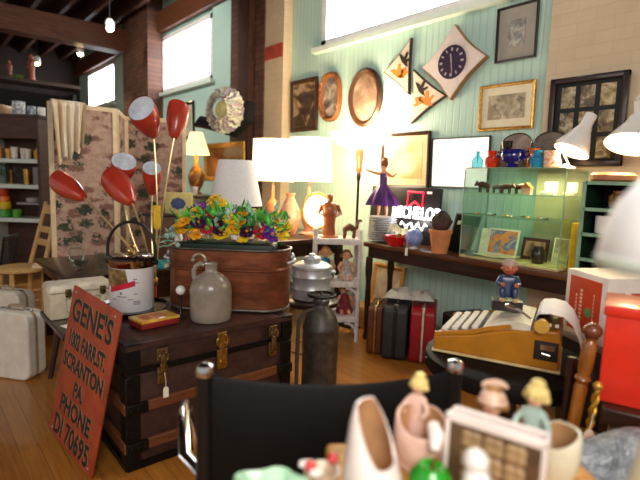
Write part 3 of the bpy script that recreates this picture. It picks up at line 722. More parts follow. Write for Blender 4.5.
# ---- high ledge with figurines, far left
lg = thing('high_ledge', 'long dark ledge high on the far left', 'ledge', (-10.1, 1.5, 0))
MB().box((0, 0, 2.89), (.5, 2.0, .05)).build('ledge_board', dark_wood, lg)
MB().box((-.2, 0, 1.39), (.06, 2.0, 2.74)).build('back_panel', mat('black partition', '#15110f', .8), lg)
for y in (-.9, .9): MB().box((0, y, 1.39), (.44, .06, 2.74)).build('side_panel', black_paint, lg)
terra = mat('reddish carved wood', '#9a5640', .5, var=.2)
def statuette(label, p, H, m, rz=0, arms=True):
    t = thing('statuette', label, 'figurine', p, rz)
    mb = MB().lathe([(.22, 0), (.24, .03), (.15, .05), (.13, .3), (.16, .5), (.19, .68), (.14, .78), (.06, .82), (.055, .85)], seg=18, sx=1.0, sy=.75)
    mb.v = [(a*H, b*H, c*H) for a, b, c in mb.v]; mb.build('body', m, t)
    MB().sphere((0, 0, .91*H), (.075*H, .08*H, .095*H), 14, 10).build('head', m, t)
    if arms:
        for s_ in (-1, 1): MB().tube([(s_*.17*H, 0, .74*H), (s_*.25*H, -.04*H, .55*H), (s_*.12*H, -.16*H, .5*H)], [.05*H, .042*H, .03*H], 8).build('arm', m, t)
statuette('reddish carved figure with raised arms, larger one on the high dark ledge', V((-9.98, 1.74, 2.916)), .45, terra)
statuette('small reddish figure left of the larger one on the high dark ledge', V((-10.02, 1.42, 2.916)), .30, terra, arms=False)
bw = lathe_thing('green_bowl', 'small green bowl on the high dark ledge', 'bowl', V((-9.93, 1.52, 2.916)), [(.05, 0), (.1, .05), (.09, .05), (0, .01)], mat('green glaze', '#5c7a2e', .3), seg=16)

# ================================================================== things on the back wall
def picture(label, x0, x1, z0, z1, y, fw_, fm, border, img, cat='picture', name='framed_picture', rx=.03, group=None, board=None):
    t = thing(name, label, cat, ((x0+x1)/2, y, (z0+z1)/2), 0, group, rot=(rx, 0, 0))
    W, H = x1-x0, z1-z0; mb = MB()
    a = [(-W/2, -H/2), (W/2, -H/2), (W/2, H/2), (-W/2, H/2)]; b = [(-W/2+fw_, -H/2+fw_), (W/2-fw_, -H/2+fw_), (W/2-fw_, H/2-fw_), (-W/2+fw_, H/2-fw_)]
    rings = [[(p[0], 0, p[1]) for p in a], [(p[0], -.022, p[1]) for p in a], [((p[0]*.6+q[0]*.4), -.028, p[1]*.6+q[1]*.4) for p, q in zip(a, b)], [(q[0], -.014, q[1]) for q in b], [(q[0], 0, q[1]) for q in b]]
    mb.loft(rings, (True, False)); mb.build('frame', fm, t, smooth=20)
    if border: MB().box((0, -.006, 0), (W-2*fw_, .004, H-2*fw_)).build('mat_board', board or mat_board, t)
    if img: MB().box((0, -.009, 0), (W-2*fw_-2*border, .003, H-2*fw_-2*border*1.15)).build('print', img, t)
    return t
black_frame = mat('black frame', '#1b1816', .3, coat=.3); brown_frame = wood('brown frame', '#2c180e', '#4a2c19', .35)
WF = 3.392
picture('small gilt-framed portrait, leftmost picture on the aqua wall', -4.56, -4.09, 1.89, 2.45, 3.385, .045, brown_frame, 0, photo('portrait painting', [(.3, '#1c1a1d'), (.47, '#4a3628'), (.56, '#a88a66'), (.66, '#6f8890')], 5, 3), cat='picture')
# ornate round-ended frame and oval frame
def oval_frame(label, cx, cz, W, H, y, fwid, fm, img, power=2., beads=0):
    t = thing('oval_picture', label, 'picture', (cx, y, cz), 0, rot=(.03, 0, 0))
    def ring(w, h, yy, k=40):
        o = []
        for i in range(k):
            a = 2*PI*i/k; c, s = math.cos(a), math.sin(a)
            o.append((w/2*math.copysign(abs(c)**(2/power), c), yy, h/2*math.copysign(abs(s)**(2/power), s)))
        return o
    MB().loft([ring(W, H, 0), ring(W, H, -.02), ring(W-fwid*.8, H-fwid*.8, -.04), ring(W-2*fwid, H-2*fwid, -.02), ring(W-2*fwid, H-2*fwid, 0)], (True, False)).build('frame', fm, t)
    mb = MB(); r_ = ring(W-2*fwid, H-2*fwid, -.012); mb.add(r_, [tuple(range(len(r_)))]); mb.build('print', img, t)
    if beads:
        MB().tube(ring(W-fwid*.8, H-fwid*.8, -.04, beads*4), [fwid*(.16+.14*abs(math.sin(PI*i/4))) for i in range(beads*4)], 8, True).build('bead_trim', fm, t)
oval_frame('ornate narrow brown frame with rounded ends beside the portrait', -3.885, 2.215, .33, .50, WF, .055, mid_wood, photo('dim old photo', [(.3, '#3a322e'), (.5, '#6b625c'), (.68, '#b9b0a6')], 8, 5), 2.6, 26)
oval_frame('large dark oval frame with a convex glass portrait', -3.385, 2.155, .45, .555, WF, .06, brown_frame, photo('oval portrait', [(.3, '#4a342a'), (.5, '#806a58'), (.7, '#b5a08a')], 4, 8))
# two triangular bird plaques
plq = mat('cream plaque board', '#d3c6b2', .5, var=.04); bird_o = mat('orange bird paint', '#c9792e', .5); bird_d = mat('dark bird paint', '#33261f', .5)
def plaque(label, tri, flip=1):
    cx = sum(p[0] for p in tri)/3; cz = sum(p[1] for p in tri)/3
    t = thing('hanging_bird_plaque', label, 'plaque', (cx, WF, cz), 0, 'triangular bird plaques')
    P = [(p[0]-cx, p[1]-cz) for p in tri]; pts = []
    for i in range(3):
        a, b = P[i], P[(i+1) % 3]
        for k in range(6):
            q = k/6; m = 1-.09*math.sin(PI*q)
            pts.append(((a[0]+(b[0]-a[0])*q)*m, (a[1]+(b[1]-a[1])*q)*m))
    M = Rx(PI/2)
    MB().prism(pts, 0, .03, M).build('edge', mat('plaque edge', '#4a3324', .5), t)
    MB().prism([(x*.92, y*.92) for x, y in pts], .028, .034, M).build('panel', plq, t)
    for dx, dz, s_, m, r_ in ((-.03*flip, -.05, 1.1, bird_o, .5), (.03*flip, .06, .95, bird_d, .9), (.04*flip, -.06, .75, bird_o, -.3)):
        B = T(dx, 0, dz) @ Ry(r_) @ Rx(PI/2)
        MB().prism([(s_*x, s_*y) for x, y in ((-.09, .0), (-.05, .02), (-.02, .022), (-.035, .075), (-.01, .085), (.015, .03), (.04, .075), (.055, .07), (.045, .02), (.085, .005), (.05, -.012), (0, -.02), (-.05, -.012))], .034, .037, B).build('bird', m, t)
plaque('triangular cream plaque with birds, upper left of the pair by the diamond clock', [(-3.14, 2.35), (-2.83, 2.12), (-2.84, 2.60)], 1)
plaque('triangular cream plaque with birds, lower right of the pair below the diamond clock', [(-2.80, 2.33), (-2.79, 1.87), (-2.44, 2.07)], -1)
# diamond clock
ck = thing('wall_clock', 'diamond-shaped pale wall clock with a round purple face', 'clock', (-2.39, WF, 2.32))
dia = []
for i in range(4):
    a, b = [(-.30, 0), (0, -.29), (.30, 0), (0, .29)][i], [(0, -.29), (.30, 0), (0, .29), (-.30, 0)][i]
    for k in range(8):
        q = k/8; m = 1-.10*math.sin(PI*q); dia.append(((a[0]+(b[0]-a[0])*q)*m, (a[1]+(b[1]-a[1])*q)*m))
MB().prism(dia, 0, .045, Rx(PI/2)).build('edge', mat('tan clock edge', '#a5794c', .5), ck)
MB().prism([(x*.97, y*.97) for x, y in dia], .04, .05, Rx(PI/2)).build('clock_board', mat('pale mauve board', '#d9cbc6', .4, var=.04), ck)
MB().lathe([(.13, .05), (.13, .056), (.118, .058), (0, .058)], seg=40, M=Rx(PI/2)).build('clock_face', mat('deep purple face', '#33233f', .4), ck)
mk = mat('cream clock marks', '#b5a9a6', .5)
for i in range(12):
    a = 2*PI*i/12; MB().box((0, 0, 0), (.012 if i % 3 else .016, .003, .024), T(.098*math.sin(a), -.0595, .098*math.cos(a)) @ Ry(a)).build('hour_mark', mk, ck)
MB().box((0, 0, .03), (.009, .002, .07), T(0, -.061, 0) @ Ry(rad(-10))).build('hour_hand', mk, ck)
MB().box((0, 0, .04), (.006, .002, .10), T(0, -.0625, 0) @ Ry(rad(172))).build('minute_hand', mk, ck)
picture('black-framed print on grey mat, highest picture to the right of the clock', -2.04, -1.73, 2.26, 2.645, WF, .016, black_frame, .075, photo('engraving', [(.35, '#3f4248'), (.5, '#8d8f8c'), (.65, '#cfc6b2')], 11, 4, board=mat_board) if False else photo('engraving', [(.35, '#3f4248'), (.5, '#8d8f8c'), (.65, '#cfc6b2')], 11, 4), board=mat('grey mat board', '#9b968b', .7, var=.03))
gp = picture('gold-framed group photograph beneath the black-framed print', -2.14, -1.705, 1.77, 2.105, WF, .022, gilt, .05, photo('old group photo', [(.3, '#6b6252'), (.5, '#a89c82'), (.7, '#dccfae')], 13, 6), board=mat('cream mat board', '#e3d9bd', .7, var=.03))
picture('brown-framed yellowed print above the neon sign', -3.13, -2.58, 1.31, 1.80, WF, .03, brown_frame, .05, photo('yellowed print', [(.35, '#c9984e'), (.55, '#e6c78c'), (.7, '#f0dcb0')], 4, 2), board=mat('yellow mat board', '#e6cf9c', .7, var=.05))
picture('large blank white panel in thin dark frame behind the glass case', -2.56, -2.02, 1.33, 1.735, WF, .012, black_frame, 0, mat('glowing white board', '#f4f2ec', .25, var=.01, coat=.3, emit=.55, ec='#fff6e6'), cat='panel')  # weak emission added to the board, which is no lamp
# nine-photo frame on the cream brick
ph = thing('multi_photo_frame', 'dark frame holding nine small photographs on the cream brick wall', 'picture', (-1.315, 3.292, 1.78), 0, rot=(.02, 0, 0))
mb = MB(); W, H, f5 = .46, .56, .035
for x in (-W/2+f5/2, W/2-f5/2): mb.box((x, -.018, 0), (f5, .036, H), r=.004)
for z in (-H/2+f5/2, H/2-f5/2): mb.box((0, -.018, z), (W, .036, f5), r=.004)
mb.build('frame', mat('dark plum frame', '#2a1712', .3, coat=.4), ph)
MB().box((0, -.008, 0), (W-.06, .006, H-.06)).build('mat_board', mat('near-black mat', '#17191c', .6), ph)
for i in range(3):
    for k in range(3):
        o = MB().box((-.118+.118*i, -.012, .155-.16*k), (.086, .003, .132)).build('photograph', photo('snapshot %d %d' % (i, k), [(.3, '#3d3a34'), (.5, ['#8c7d5c', '#7d6a52', '#a08a5a'][(i+k) % 3]), (.68, '#cfc3a2')], 16, i*3.1+k*1.7, .25), ph)
# left-hand wall things
picture('dark-framed picture under the second high window', -8.0, -7.05, 1.93, 2.50, WF, .05, black_frame, .06, photo('faded landscape', [(.3, '#6f7c78'), (.6, '#b9c0b6')], 3, 9))
picture('wide gilt-framed picture with dark image beneath the flower wreath', -5.95, -4.95, 1.30, 1.78, 3.02, .06, gilt, 0, photo('dim brown picture', [(.3, '#3a2413'), (.6, '#8a5c2c'), (.75, '#b98a4c')], 3, 12))
wr = thing('hanging_flower_wreath', 'pale dried-flower wreath with a cream centre hung beside the dark wooden post', 'wreath', (-4.90, 2.72, 2.09), rad(25))
cream_p = mat('dried cream petals', '#e3d8bd', .7, var=.2, scale=30); mauve_p = mat('dusty mauve petals', '#a8959c', .7, var=.3)
for ring, (R, k, s_) in enumerate(((.19, 18, .11), (.13, 13, .085))):
    for i in range(k):
        a = 2*PI*i/k+ring*.2; p = V((R*math.cos(a), -.02-.03*ring, R*math.sin(a)))
        mb = MB()
        for q in range(9):
            b = 2*PI*q/9+rnd.uniform(-.2,.2); M = frame_to(p, (math.cos(a)*.6, -1, math.sin(a)*.6)) @ Rz(b)
            mb.add([(0,0,0), (s_*.5, -s_*.25, .012), (s_*rnd.uniform(.6,.75), 0, .03), (s_*.5, s_*.25, .012)], [(0,1,2,3)], M)
        mb.build('dried_flower', cream_p if (i+ring) % 3 else mauve_p, wr)
MB().lathe([(.09, 0), (.1, .015), (.07, .035), (0, .045)], seg=24, M=T(0, -.03, 0) @ Rx(PI/2)).build('centre_disc', mat('straw yellow centre', '#d9cf8c', .7, bump=.5), wr)
MB().tube([(.19*math.cos(2*PI*i/24), 0, .19*math.sin(2*PI*i/24)-.0) for i in range(24)], .012, 8, True).build('ring_base', mat('dark twig ring', '#2a1a20', .8), wr)
hb = MB()
pts = [(-.56, 0, -.14), (-.46, 0, -.10), (-.27, 0, -.14), (0, 0, -.20), (.16, 0, -.06), (.22, 0, .12)]
hb.tube([V(p) for p in pts], [.03, .09, .09, .11, .12, .05], 12, flat=.8)
sc_ = hb.build('hanging_feather_scarf', mat('black feathers', '#120e10', .95, bump=.8, scale=30), None, (-5.02, 2.91, 2.10), (0, 0, rad(25))); tag(sc_, 'black feathery scarf hung behind the dried-flower wreath', 'scarf')

# ================================================================== dark table with lamps
dt = thing('dark_lamp_table', 'large dark wooden table behind the copper boiler, carrying the lit lamps', 'table', (-3.76, 2.5, 0))
MB().box((0, 0, .82), (.98, 1.36, .04), r=.008).build('tabletop', dark_wood, dt)
MB().box((0, 0, .74), (.86, 1.24, .12)).build('apron', dark_wood, dt)
for sx in (-1, 1):
    for sy in (-1, 1): MB().lathe([(.03, 0), (.025, .05), (.035, .3), (.03, .5), (.045, .62), (.045, .70)], (sx*.42, sy*.58, 0), 14).build('leg', dark_wood, dt)
TZ2 = .841
def shade_mat(name, c, k, ec): return mat(name, c, .8, var=.02, emit=k, ec=ec)
def table_lamp(name, label, p, shade, base_prof, base_m, sm, group=None, lit=0, lcol=(1,.72,.42)):
    """shade=(z0,z1,r0,r1)"""
    t = thing(name, label, 'lamp', p, 0, group)
    MB().lathe(base_prof, seg=28).build('base', base_m, t)
    z0, z1, r0, r1 = shade
    MB().cyl((0, 0, base_prof[-1][1]-.005), (0, 0, z1-.03), .006).build('stem', brass, t)
    mb = MB().lathe([(r0, z0), ((r0+r1)/2, (z0+z1)/2), (r1, z1), (r1-.003, z1), (r0-.003, z0)], seg=36, caps=(False, False)); mb.build('lamp_shade', sm, t)
    MB().sphere((0, 0, (z0+z1)/2), .03, 12, 8).build('bulb', bulb_m if lit else white_enamel, t)
    mb = MB()
    for i in range(3):
        a = 2*PI*i/3; mb.cyl((0, 0, z1-.03), ((r1-.002)*math.cos(a), (r1-.002)*math.sin(a), z1-.012), .002, seg=6)
    mb.build('shade_spider', brass, t)
    if lit: light('POINT', name+'_glow', V(p)+V((0, 0, (z0+z1)/2)), lit, lcol, .05)
    return t
glow_shade = shade_mat('glowing drum shade', '#f5e6c8', 1.9, '#ffe3b0')
pA = V((-3.579, 2.888, 0.881)); pB = V((-4.071, 2.813, 0.835))
gp1 = [(.08, 0), (.085, .01), (.03, .03), (.06, .12), (.075, .2), (.05, .28), (.018, .32), (.014, .45)]
table_lamp('drum_shade_lamp', 'lit lamp with large white drum shade, nearer the floor lamp', (pA.x, pA.y, TZ2), (.50, .90, .205, .195), gp1, mat('pink marbled glass', '#c98d72', .25, coat=.4), glow_shade, 'lit drum-shade lamps', 9)
table_lamp('drum_shade_lamp', 'lit lamp with large white drum shade, nearer the dark wooden post', (pB.x, pB.y, TZ2), (.49, .90, .215, .205), gp1, mat('amber marbled glass', '#b97a4c', .25, coat=.4), glow_shade, 'lit drum-shade lamps', 9)
pC = V((-3.281, 1.934, 1.143))
table_lamp('white_shade_lamp', 'unlit lamp with a plain white tapered shade rising behind the flowers', (pC.x-.02, pC.y, TZ2), (.30, .645, .205, .135), [(.07, 0), (.075, .01), (.03, .03), (.05, .1), (.06, .16), (.02, .24), (.012, .34)], white_enamel, mat('white linen shade', '#e4e2e2', .8, var=.03, scale=60, bump=.1))
# oval gold-rimmed table mirror, its reflected light imitated by emission
ov = thing('oval_glow_mirror', 'gold-rimmed oval mirror given an added white glow below the drum shades', 'lamp', (V((-3.341, 2.792, 1.116)).x, V((-3.341, 2.792, 1.116)).y, TZ2), rad(50))
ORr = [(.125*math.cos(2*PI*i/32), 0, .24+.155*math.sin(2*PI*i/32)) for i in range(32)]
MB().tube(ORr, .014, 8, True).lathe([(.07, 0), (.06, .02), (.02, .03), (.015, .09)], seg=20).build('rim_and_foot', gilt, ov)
MB().sphere((0, 0, .24), (.118, .03, .148), 24, 14).build('glass_panel', mat('glowing mirror glass', '#fff4e0', .4, emit=5, ec='#ffe6bd'), ov)
light('POINT', 'oval_mirror_glow', V(ov.location)+V((.15, -.2, .25)), 5, (1,.7,.35), .1)  # added point light, the mirror is no source of its own
# odds on that table
for i, (x, y, c, lab, s_) in enumerate((( -3.42, 2.02, '#3f86b8', 'blue and white china bird ornament at the corner of the lamp table', 1.), (-3.52, 2.2, '#d9d2cc', 'white china ornament behind the blue one on the lamp table', 1.2), (-3.62, 2.42, '#b9552f', 'terracotta ornament under the drum shades', 1.4))):
    t = thing('china_ornament', lab, 'ornament', (x, y, TZ2), rad(40*i)); m = mat('china glaze %d' % i, c, .25, coat=.4, var=.3, scale=30)
    MB().lathe([(.03, 0), (.035, .005), (.02, .02)], seg=14).build('foot', white_enamel, t)
    MB().tube([(-.05*s_, 0, .05), (-.02*s_, 0, .045), (.02*s_, 0, .05), (.045*s_, 0, .085), (.05*s_, 0, .1)], [.012, .03*s_, .034*s_, .02*s_, .014], 10).build('body', m, t)
    MB().sphere((.055*s_, 0, .11), .022*s_, 10, 8).build('head', m, t)
pl_ = thing('vase', 'tall pale marbled vase between the drum-lamp bases', 'vase', (-3.62, 2.70, TZ2)); MB().lathe([(.05, 0), (.055, .01), (.09, .1), (.1, .2), (.06, .3), (.035, .35), (.05, .39), (.045, .39), (.03, .35), (0, .3)], seg=26).build('body', photo('pink marbled glaze', [(.35, '#b5654a'), (.6, '#e0b595')], 8), pl_)

# ================================================================== floor lamp
fx, fy = -3.20, 3.16
flm = thing('torch_floor_lamp', 'tall floor lamp with a bright white bowl shade and dark pole', 'floor lamp', (fx, fy, 0))
MB().lathe([(.13, 0), (.13, .015), (.05, .035), (.02, .05), (.013, .06)], seg=28).build('base', black_iron, flm)
MB().lathe([(.013, .05), (.012, 1.36), (.02, 1.38), (.022, 1.42), (.014, 1.44)], seg=14).build('pole', mat('dark bronze pole', '#2a1d12', .35, .7), flm)
MB().lathe([(.016, 1.43), (.03, 1.46), (.026, 1.5), (.034, 1.56), (.04, 1.64), (.03, 1.66)], seg=18).build('socket_cup', mid_wood, flm)
MB().lathe([(.05, 1.655), (.20, 1.69), (.265, 1.755), (.27, 1.79), (.262, 1.79), (.19, 1.70), (.05, 1.67)], seg=40, caps=(True, False)).build('bowl_shade', mat('lit opal bowl', '#fffaf0', .4, emit=9, ec='#ffeccb'), flm)
MB().sphere((0, 0, 1.74), .04, 12, 8).build('bulb', bulb_m, flm)
light('POINT', 'floor_lamp_glow', (fx, fy, 1.86), 18, (1,.80,.52), .12)
light('POINT', 'floor_lamp_downglow', (fx+.08, fy-.12, 1.52), 6, (1,.82,.55), .1)

# ================================================================== white trolley with dolls
tw = thing('white_trolley', 'white painted open trolley shelf holding dolls, left of the floor lamp', 'trolley', (-3.04, 2.775, 0), rad(52))
wp = mat('chipped white paint', '#cfc9c6', .5, var=.08, scale=25)
for sx in (-1, 1):
    for sy in (-1, 1): MB().tube([(sx*.185, sy*.12, 0), (sx*.185, sy*.12, .93), ], .018, 10).sphere((sx*.185, sy*.12, .945), .022, 10, 8).build('post', wp, tw)
for z in (.86, .50, .20):
    s_ = MB().box((0, 0, z), (.38, .27, .025), r=.006).build('shelf_tray', wp, tw)
    MB().box((0, -.135, z-.005), (.37, .015, .05), r=.004).box((0, .135, z-.005), (.37, .015, .05), r=.004).build('tray_lip', wp, s_)
for z in (.46, .16):
    for sx in (-1, 1): MB().tube(bez((sx*.182, -.125, z-.12), (sx*.178, -.125, z), (sx*.08, -.125, z), 8), .012, 8).build('corner_bracket', wp, tw)
def on_tw(x, y, z): return V((-3.04, 2.775, 0)) + Rz(rad(52)) @ V((x, y, z))
skin = mat('doll skin', '#d9a07c', .45)
def little_doll(label, p, rz, dress, hair, s_=1., seated=True):
    t = thing('doll', label, 'doll', p, rz, rot=None)
    mb = MB().lathe([(.075, 0), (.08, .02), (.06, .07), (.04, .12), (.045, .15), (.03, .17), (.014, .18), (.014, .195)], seg=16)
    mb.v = [tuple(c*s_ for c in v) for v in mb.v]; mb.build('dress', mat(label[:18]+' dress', dress, .8, var=.25, scale=40), t)
    MB().sphere((0, 0, .225*s_), (.038*s_, .038*s_, .044*s_), 14, 10).sphere((0, -.038*s_, .222*s_), .006*s_, 6, 5).build('head', skin, t)
    mb = MB().sphere((0, .010*s_, .238*s_), (.043*s_, .04*s_, .042*s_), 12, 8)
    for i in range(8): a = PI*i/7; mb.sphere((.045*s_*math.cos(a), .015*s_, (.215+.02*math.sin(a))*s_), .018*s_, 7, 5)
    mb.build('hair', mat(label[:18]+' hair', hair, .7, bump=.4), t)
    mb = MB()
    for q in (-1, 1): mb.sphere((q*.014*s_, -.036*s_, .23*s_), .005*s_, 6, 5)
    mb.build('eyes', bird_d, t)
    for q in (-1, 1):
        MB().tube([(q*.042*s_, 0, .155*s_), (q*.075*s_, -.03*s_, .11*s_), (q*.06*s_, -.07*s_, .08*s_)], [.016*s_, .013*s_, .01*s_], 8).build('arm', skin, t)
        MB().tube([(q*.03*s_, -.04*s_, .03*s_), (q*.035*s_, -.11*s_, .03*s_), (q*.035*s_, -.125*s_, .012*s_)], [.018*s_, .014*s_, .012*s_], 8).build('leg', skin, t)
little_doll('curly blond doll in pale dress sitting on the middle shelf of the white trolley', on_tw(.09, .02, .5135), rad(52), '#b9a9a0', '#8a5f38', .92)
little_doll('doll in blue dress at the left of the middle shelf of the white trolley', on_tw(-.09, .03, .5135), rad(58), '#2f6f94', '#c98f5a', 1.0)
little_doll('doll in dark red dress on the lowest shelf of the white trolley', on_tw(.09, .02, .2135), rad(52), '#7a2c34', '#b58a58', .95)
little_doll('doll in teal dress at the left of the lowest shelf of the white trolley', on_tw(-.09, .02, .2135), rad(58), '#35616a', '#3a241a', .8)
bronze = mat('carved brown wood', '#5d3118', .35, var=.25, coat=.3)
statuette('carved lady statuette on dark base on top of the white trolley', on_tw(-.07, .02, .8735), .37, mat('copper brown carving', '#8a4a22', .35, coat=.3), rad(52))
hs = thing('camel_figure', 'brown carved camel figure at the right on top of the white trolley', 'figurine', on_tw(.10, -.02, .8735), rad(75))
mb = MB().tube([(-.05, 0, .075), (-.02, 0, .085), (.0, 0, .10), (.025, 0, .085), (.05, 0, .08), (.07, 0, .09), (.08, 0, .125), (.085, 0, .15), (.105, 0, .15), (.12, 0, .143)], [.02, .028, .03, .03, .024, .016, .013, .015, .014, .008], 10)
mb.build('body', bronze, hs)
for x in (-.045, .045):
    for y in (-.014, .014): MB().tube([(x, y, .075), (x+.004, y, .04), (x, y, 0)], [.012, .008, .009], 8).build('leg', bronze, hs)

# ================================================================== aluminium can on stool, extinguisher
so = thing('small_stool', 'small dark-topped wooden stool beside the trunk carrying the aluminium canister', 'stool', (-2.46, 2.03, 0))
MB().lathe([(0, .53), (.185, .53), (.19, .54), (.19, .555), (.18, .562), (0, .562)], seg=30).build('seat', dark_wood, so)
for i in range(4):
    a = PI/4+PI/2*i; MB().tube([(.12*math.cos(a), .12*math.sin(a), .53), (.17*math.cos(a), .17*math.sin(a), 0)], [.018, .014], 10).build('leg', honey_wood, so)
MB().tube([(.145*math.cos(2*PI*i/20), .145*math.sin(2*PI*i/20), .22) for i in range(20)], .008, 6, True).build('foot_ring', honey_wood, so)
mc = thing('aluminium_canister', 'ribbed aluminium canister with stepped shoulder and lid', 'canister', (-2.46, 2.03, .563), rad(50))
MB().lathe([(.115, 0), (.128, .01), (.128, .07), (.132, .078), (.128, .086), (.128, .15), (.132, .157), (.128, .165), (.128, .205), (.133, .21), (.133, .225), (.10, .245), (0, .248)], seg=36).build('body', steel, mc)
MB().lathe([(.055, .245), (.058, .275), (.05, .285), (.025, .292), (.02, .305), (0, .308)], seg=24).build('lid', steel, mc)
for sx in (-1, 1): MB().tube([(sx*.13, -.03, .19), (sx*.155, -.02, .185), (sx*.155, .02, .185), (sx*.13, .03, .19)], .006, 8).build('handle', steel, mc)
ex = thing('fire_extinguisher', 'old dark metal fire extinguisher with ring handle standing on the floor beside the trunk', 'fire extinguisher', (-2.20, 1.90, .001), rad(50))
gun = mat('dark tarnished metal', '#4b4642', .45, .35, var=.3, scale=14, bump=.1)
MB().lathe([(.105, 0), (.11, .01), (.11, .44), (.113, .445), (.113, .455), (.108, .47), (.095, .52), (.07, .56), (.045, .585), (.042, .60), (0, .60)], seg=36).build('cylinder', gun, ex)
MB().lathe([(.045, .60), (.05, .605), (.05, .625), (.03, .635), (0, .636)], seg=24).build('cap', gun, ex)
MB().tube([(.082*math.cos(2*PI*i/28), .082*math.sin(2*PI*i/28), .655) for i in range(28)], .009, 8, True).tube([(-.08, 0, .655), (0, 0, .64), (.08, 0, .655)], .008, 8).tube([(0, -.08, .655), (0, 0, .64), (0, .08, .655)], .008, 8).build('ring_handle', black_iron, ex)
MB().tube([(-.04, -.03, .575), (-.10, -.05, .56), (-.135, -.06, .50), (-.14, -.06, .30), (-.138, -.06, .10)], .012, 10).build('hose', mat('perished rubber', '#4a4038', .7), ex)

# ================================================================== behind the tulip lamp: lit lamp on a cabinet, yellow tin
cb = thing('brown_cabinet', 'brown wooden cabinet between folding screen and lamps', 'cabinet', (-4.62, 2.07, 0), rad(50))
cw = wood('cabinet wood', '#4a2a18', '#74492a', .4, (4, 20, 20))
MB().box((0, 0, .475), (.62, .26, .95), r=.006).build('body', cw, cb)
MB().box((0, 0, .965), (.66, .30, .025), r=.005).build('top', dark_wood, cb)
for sx in (-1, 1):
    d_ = MB().box((sx*.15, -.136, .52), (.27, .016, .80), r=.003).build('door', cw, cb); MB().sphere((sx*.03, -.152, .55), .012, 10, 8).build('knob', brass, d_)
yt = thing('yellow_picture_tin', 'flat yellow tin with dark blue emblem standing behind the flowers', 'tin', V((-4.58, 2.04, 0)), rad(50)); yt.location.z = .979
MB().box((0, 0, .105), (.27, .05, .21), r=.008).build('body', mat('pale yellow tin', '#cfc27a', .4, var=.08), yt)
MB().lathe([(0, 0), (.055, 0), (.06, .002), (0, .003)], seg=8, M=T(-.0, -.026, .10) @ Rx(PI/2), sx=1.3).build('emblem', mat('dark blue emblem', '#3b4672', .5, var=.5, scale=60), yt)
hl = thing('tall_dark_cabinet', 'dark tall stand under the small amber lamp', 'stand', (-5.62, 2.73, 0))
MB().box((0, 0, .55), (.5, .45, 1.1), r=.008).build('body', dark_wood, hl); MB().box((0, 0, 1.115), (.56, .5, .03), r=.006).build('top', dark_wood, hl)
table_lamp('amber_glass_lamp', 'small lit lamp with cream bell shade and amber glass body', (-5.62, 2.73, 1.131), (.49, .76, .165, .075), [(.07, 0), (.075, .015), (.04, .04), (.09, .14), (.1, .22), (.07, .31), (.03, .36), (.02, .50)], photo('amber glass', [(.35, '#2c1a0e'), (.5, '#9a5a1e'), (.62, '#c9a83a'), (.75, '#7a8a3a')], 9), shade_mat('cream bell shade', '#f0d9ae', 1.0, '#ffd79c'), lit=4)
lathe_thing('white_cup', 'small white cup shining at the foot of the amber lamp', 'cup', V((-5.236, 2.692, 1.269)), [(.03, 0), (.05, .1), (.046, .1), (.025, .01), (0, .01)], mat('bright white cup', '#f2efe8', .3), seg=16)
bpy.data.objects['white_cup'].location = (-5.44, 2.62, 1.131)
# bottle with dark and red bottles behind the bucket
for lab, p, c, h in (('tall red-brown bottle behind the ice bucket', (-3.60, 1.665, .641), '#7a1c1c', .34), ('tall white bottle beside the red-brown one behind the ice bucket', (-3.74, 1.665, .641), '#d9d4cf', .36)):
    lathe_thing('bottle', lab, 'bottle', p, [(.035, 0), (.037, .01), (.037, h*.55), (.014, h*.75), (.012, h), (0, h)], mat(lab[:12], c, .25, coat=.4), 'bottles behind the ice bucket', 18)
# ceiling spot lamps
for i, (px, lab) in enumerate((((-7.76, 2.39), 'lit ceiling spotlight nearest the second window'), ((-9.75, 2.48), 'lit ceiling spotlight hanging just behind the heavy beam'), ((-11.28, 2.07), 'lit ceiling spotlight above the high ledge, farthest from the second window'))):
    t = thing('ceiling_spotlight', lab, 'light', (px[0], px[1], 3.5), 0, 'ceiling spotlights')
    MB().cyl((0, 0, .08), (0, 0, .56), .012).build('drop_rod', black_iron, t)
    MB().lathe([(.05, -.02), (.06, .0), (.065, .06), (.04, .11), (0, .115)], seg=20, caps=(False, True)).build('lamp_housing', white_enamel, t)
    MB().sphere((0, 0, -.02), .05, 14, 10).build('bulb', mat('spot bulb', '#ffe9c4', .5, emit=25, ec='#ffdf9f'), t)
    light('SPOT', 'spot_%d' % i, (px[0], px[1], 3.40), 60, (1,.82,.55), .05, to=(px[0]+.3, px[1]-.6, 0), angle=2.2)

# ================================================================== long console table along the back wall
CZ = .85
cn = thing('console_table', 'long dark wooden console table against the aqua wall, carrying the glass case', 'table', (-2.02, 3.115, 0))
cw1 = wood('console wood', '#3a1d0c', '#6b3a18', .28, (3, 30, 30), .4)
MB().box((0, 0, .83), (1.72, .36, .04), r=.006).build('tabletop', cw1, cn)
MB().box((0, 0, .765), (1.64, .31, .09)).build('apron', dark_wood, cn)
for sx in (-1, 1):
    for sy in (-1, 1):
        MB().lathe([(.022, 0), (.03, .03), (.018, .06), (.026, .3), (.022, .5), (.032, .6), (.028, .72)], (sx*.82, sy*.14, 0), 14).build('leg', mat('worn leg paint', '#6d5a4b', .5) if sx > 0 else dark_wood, cn)
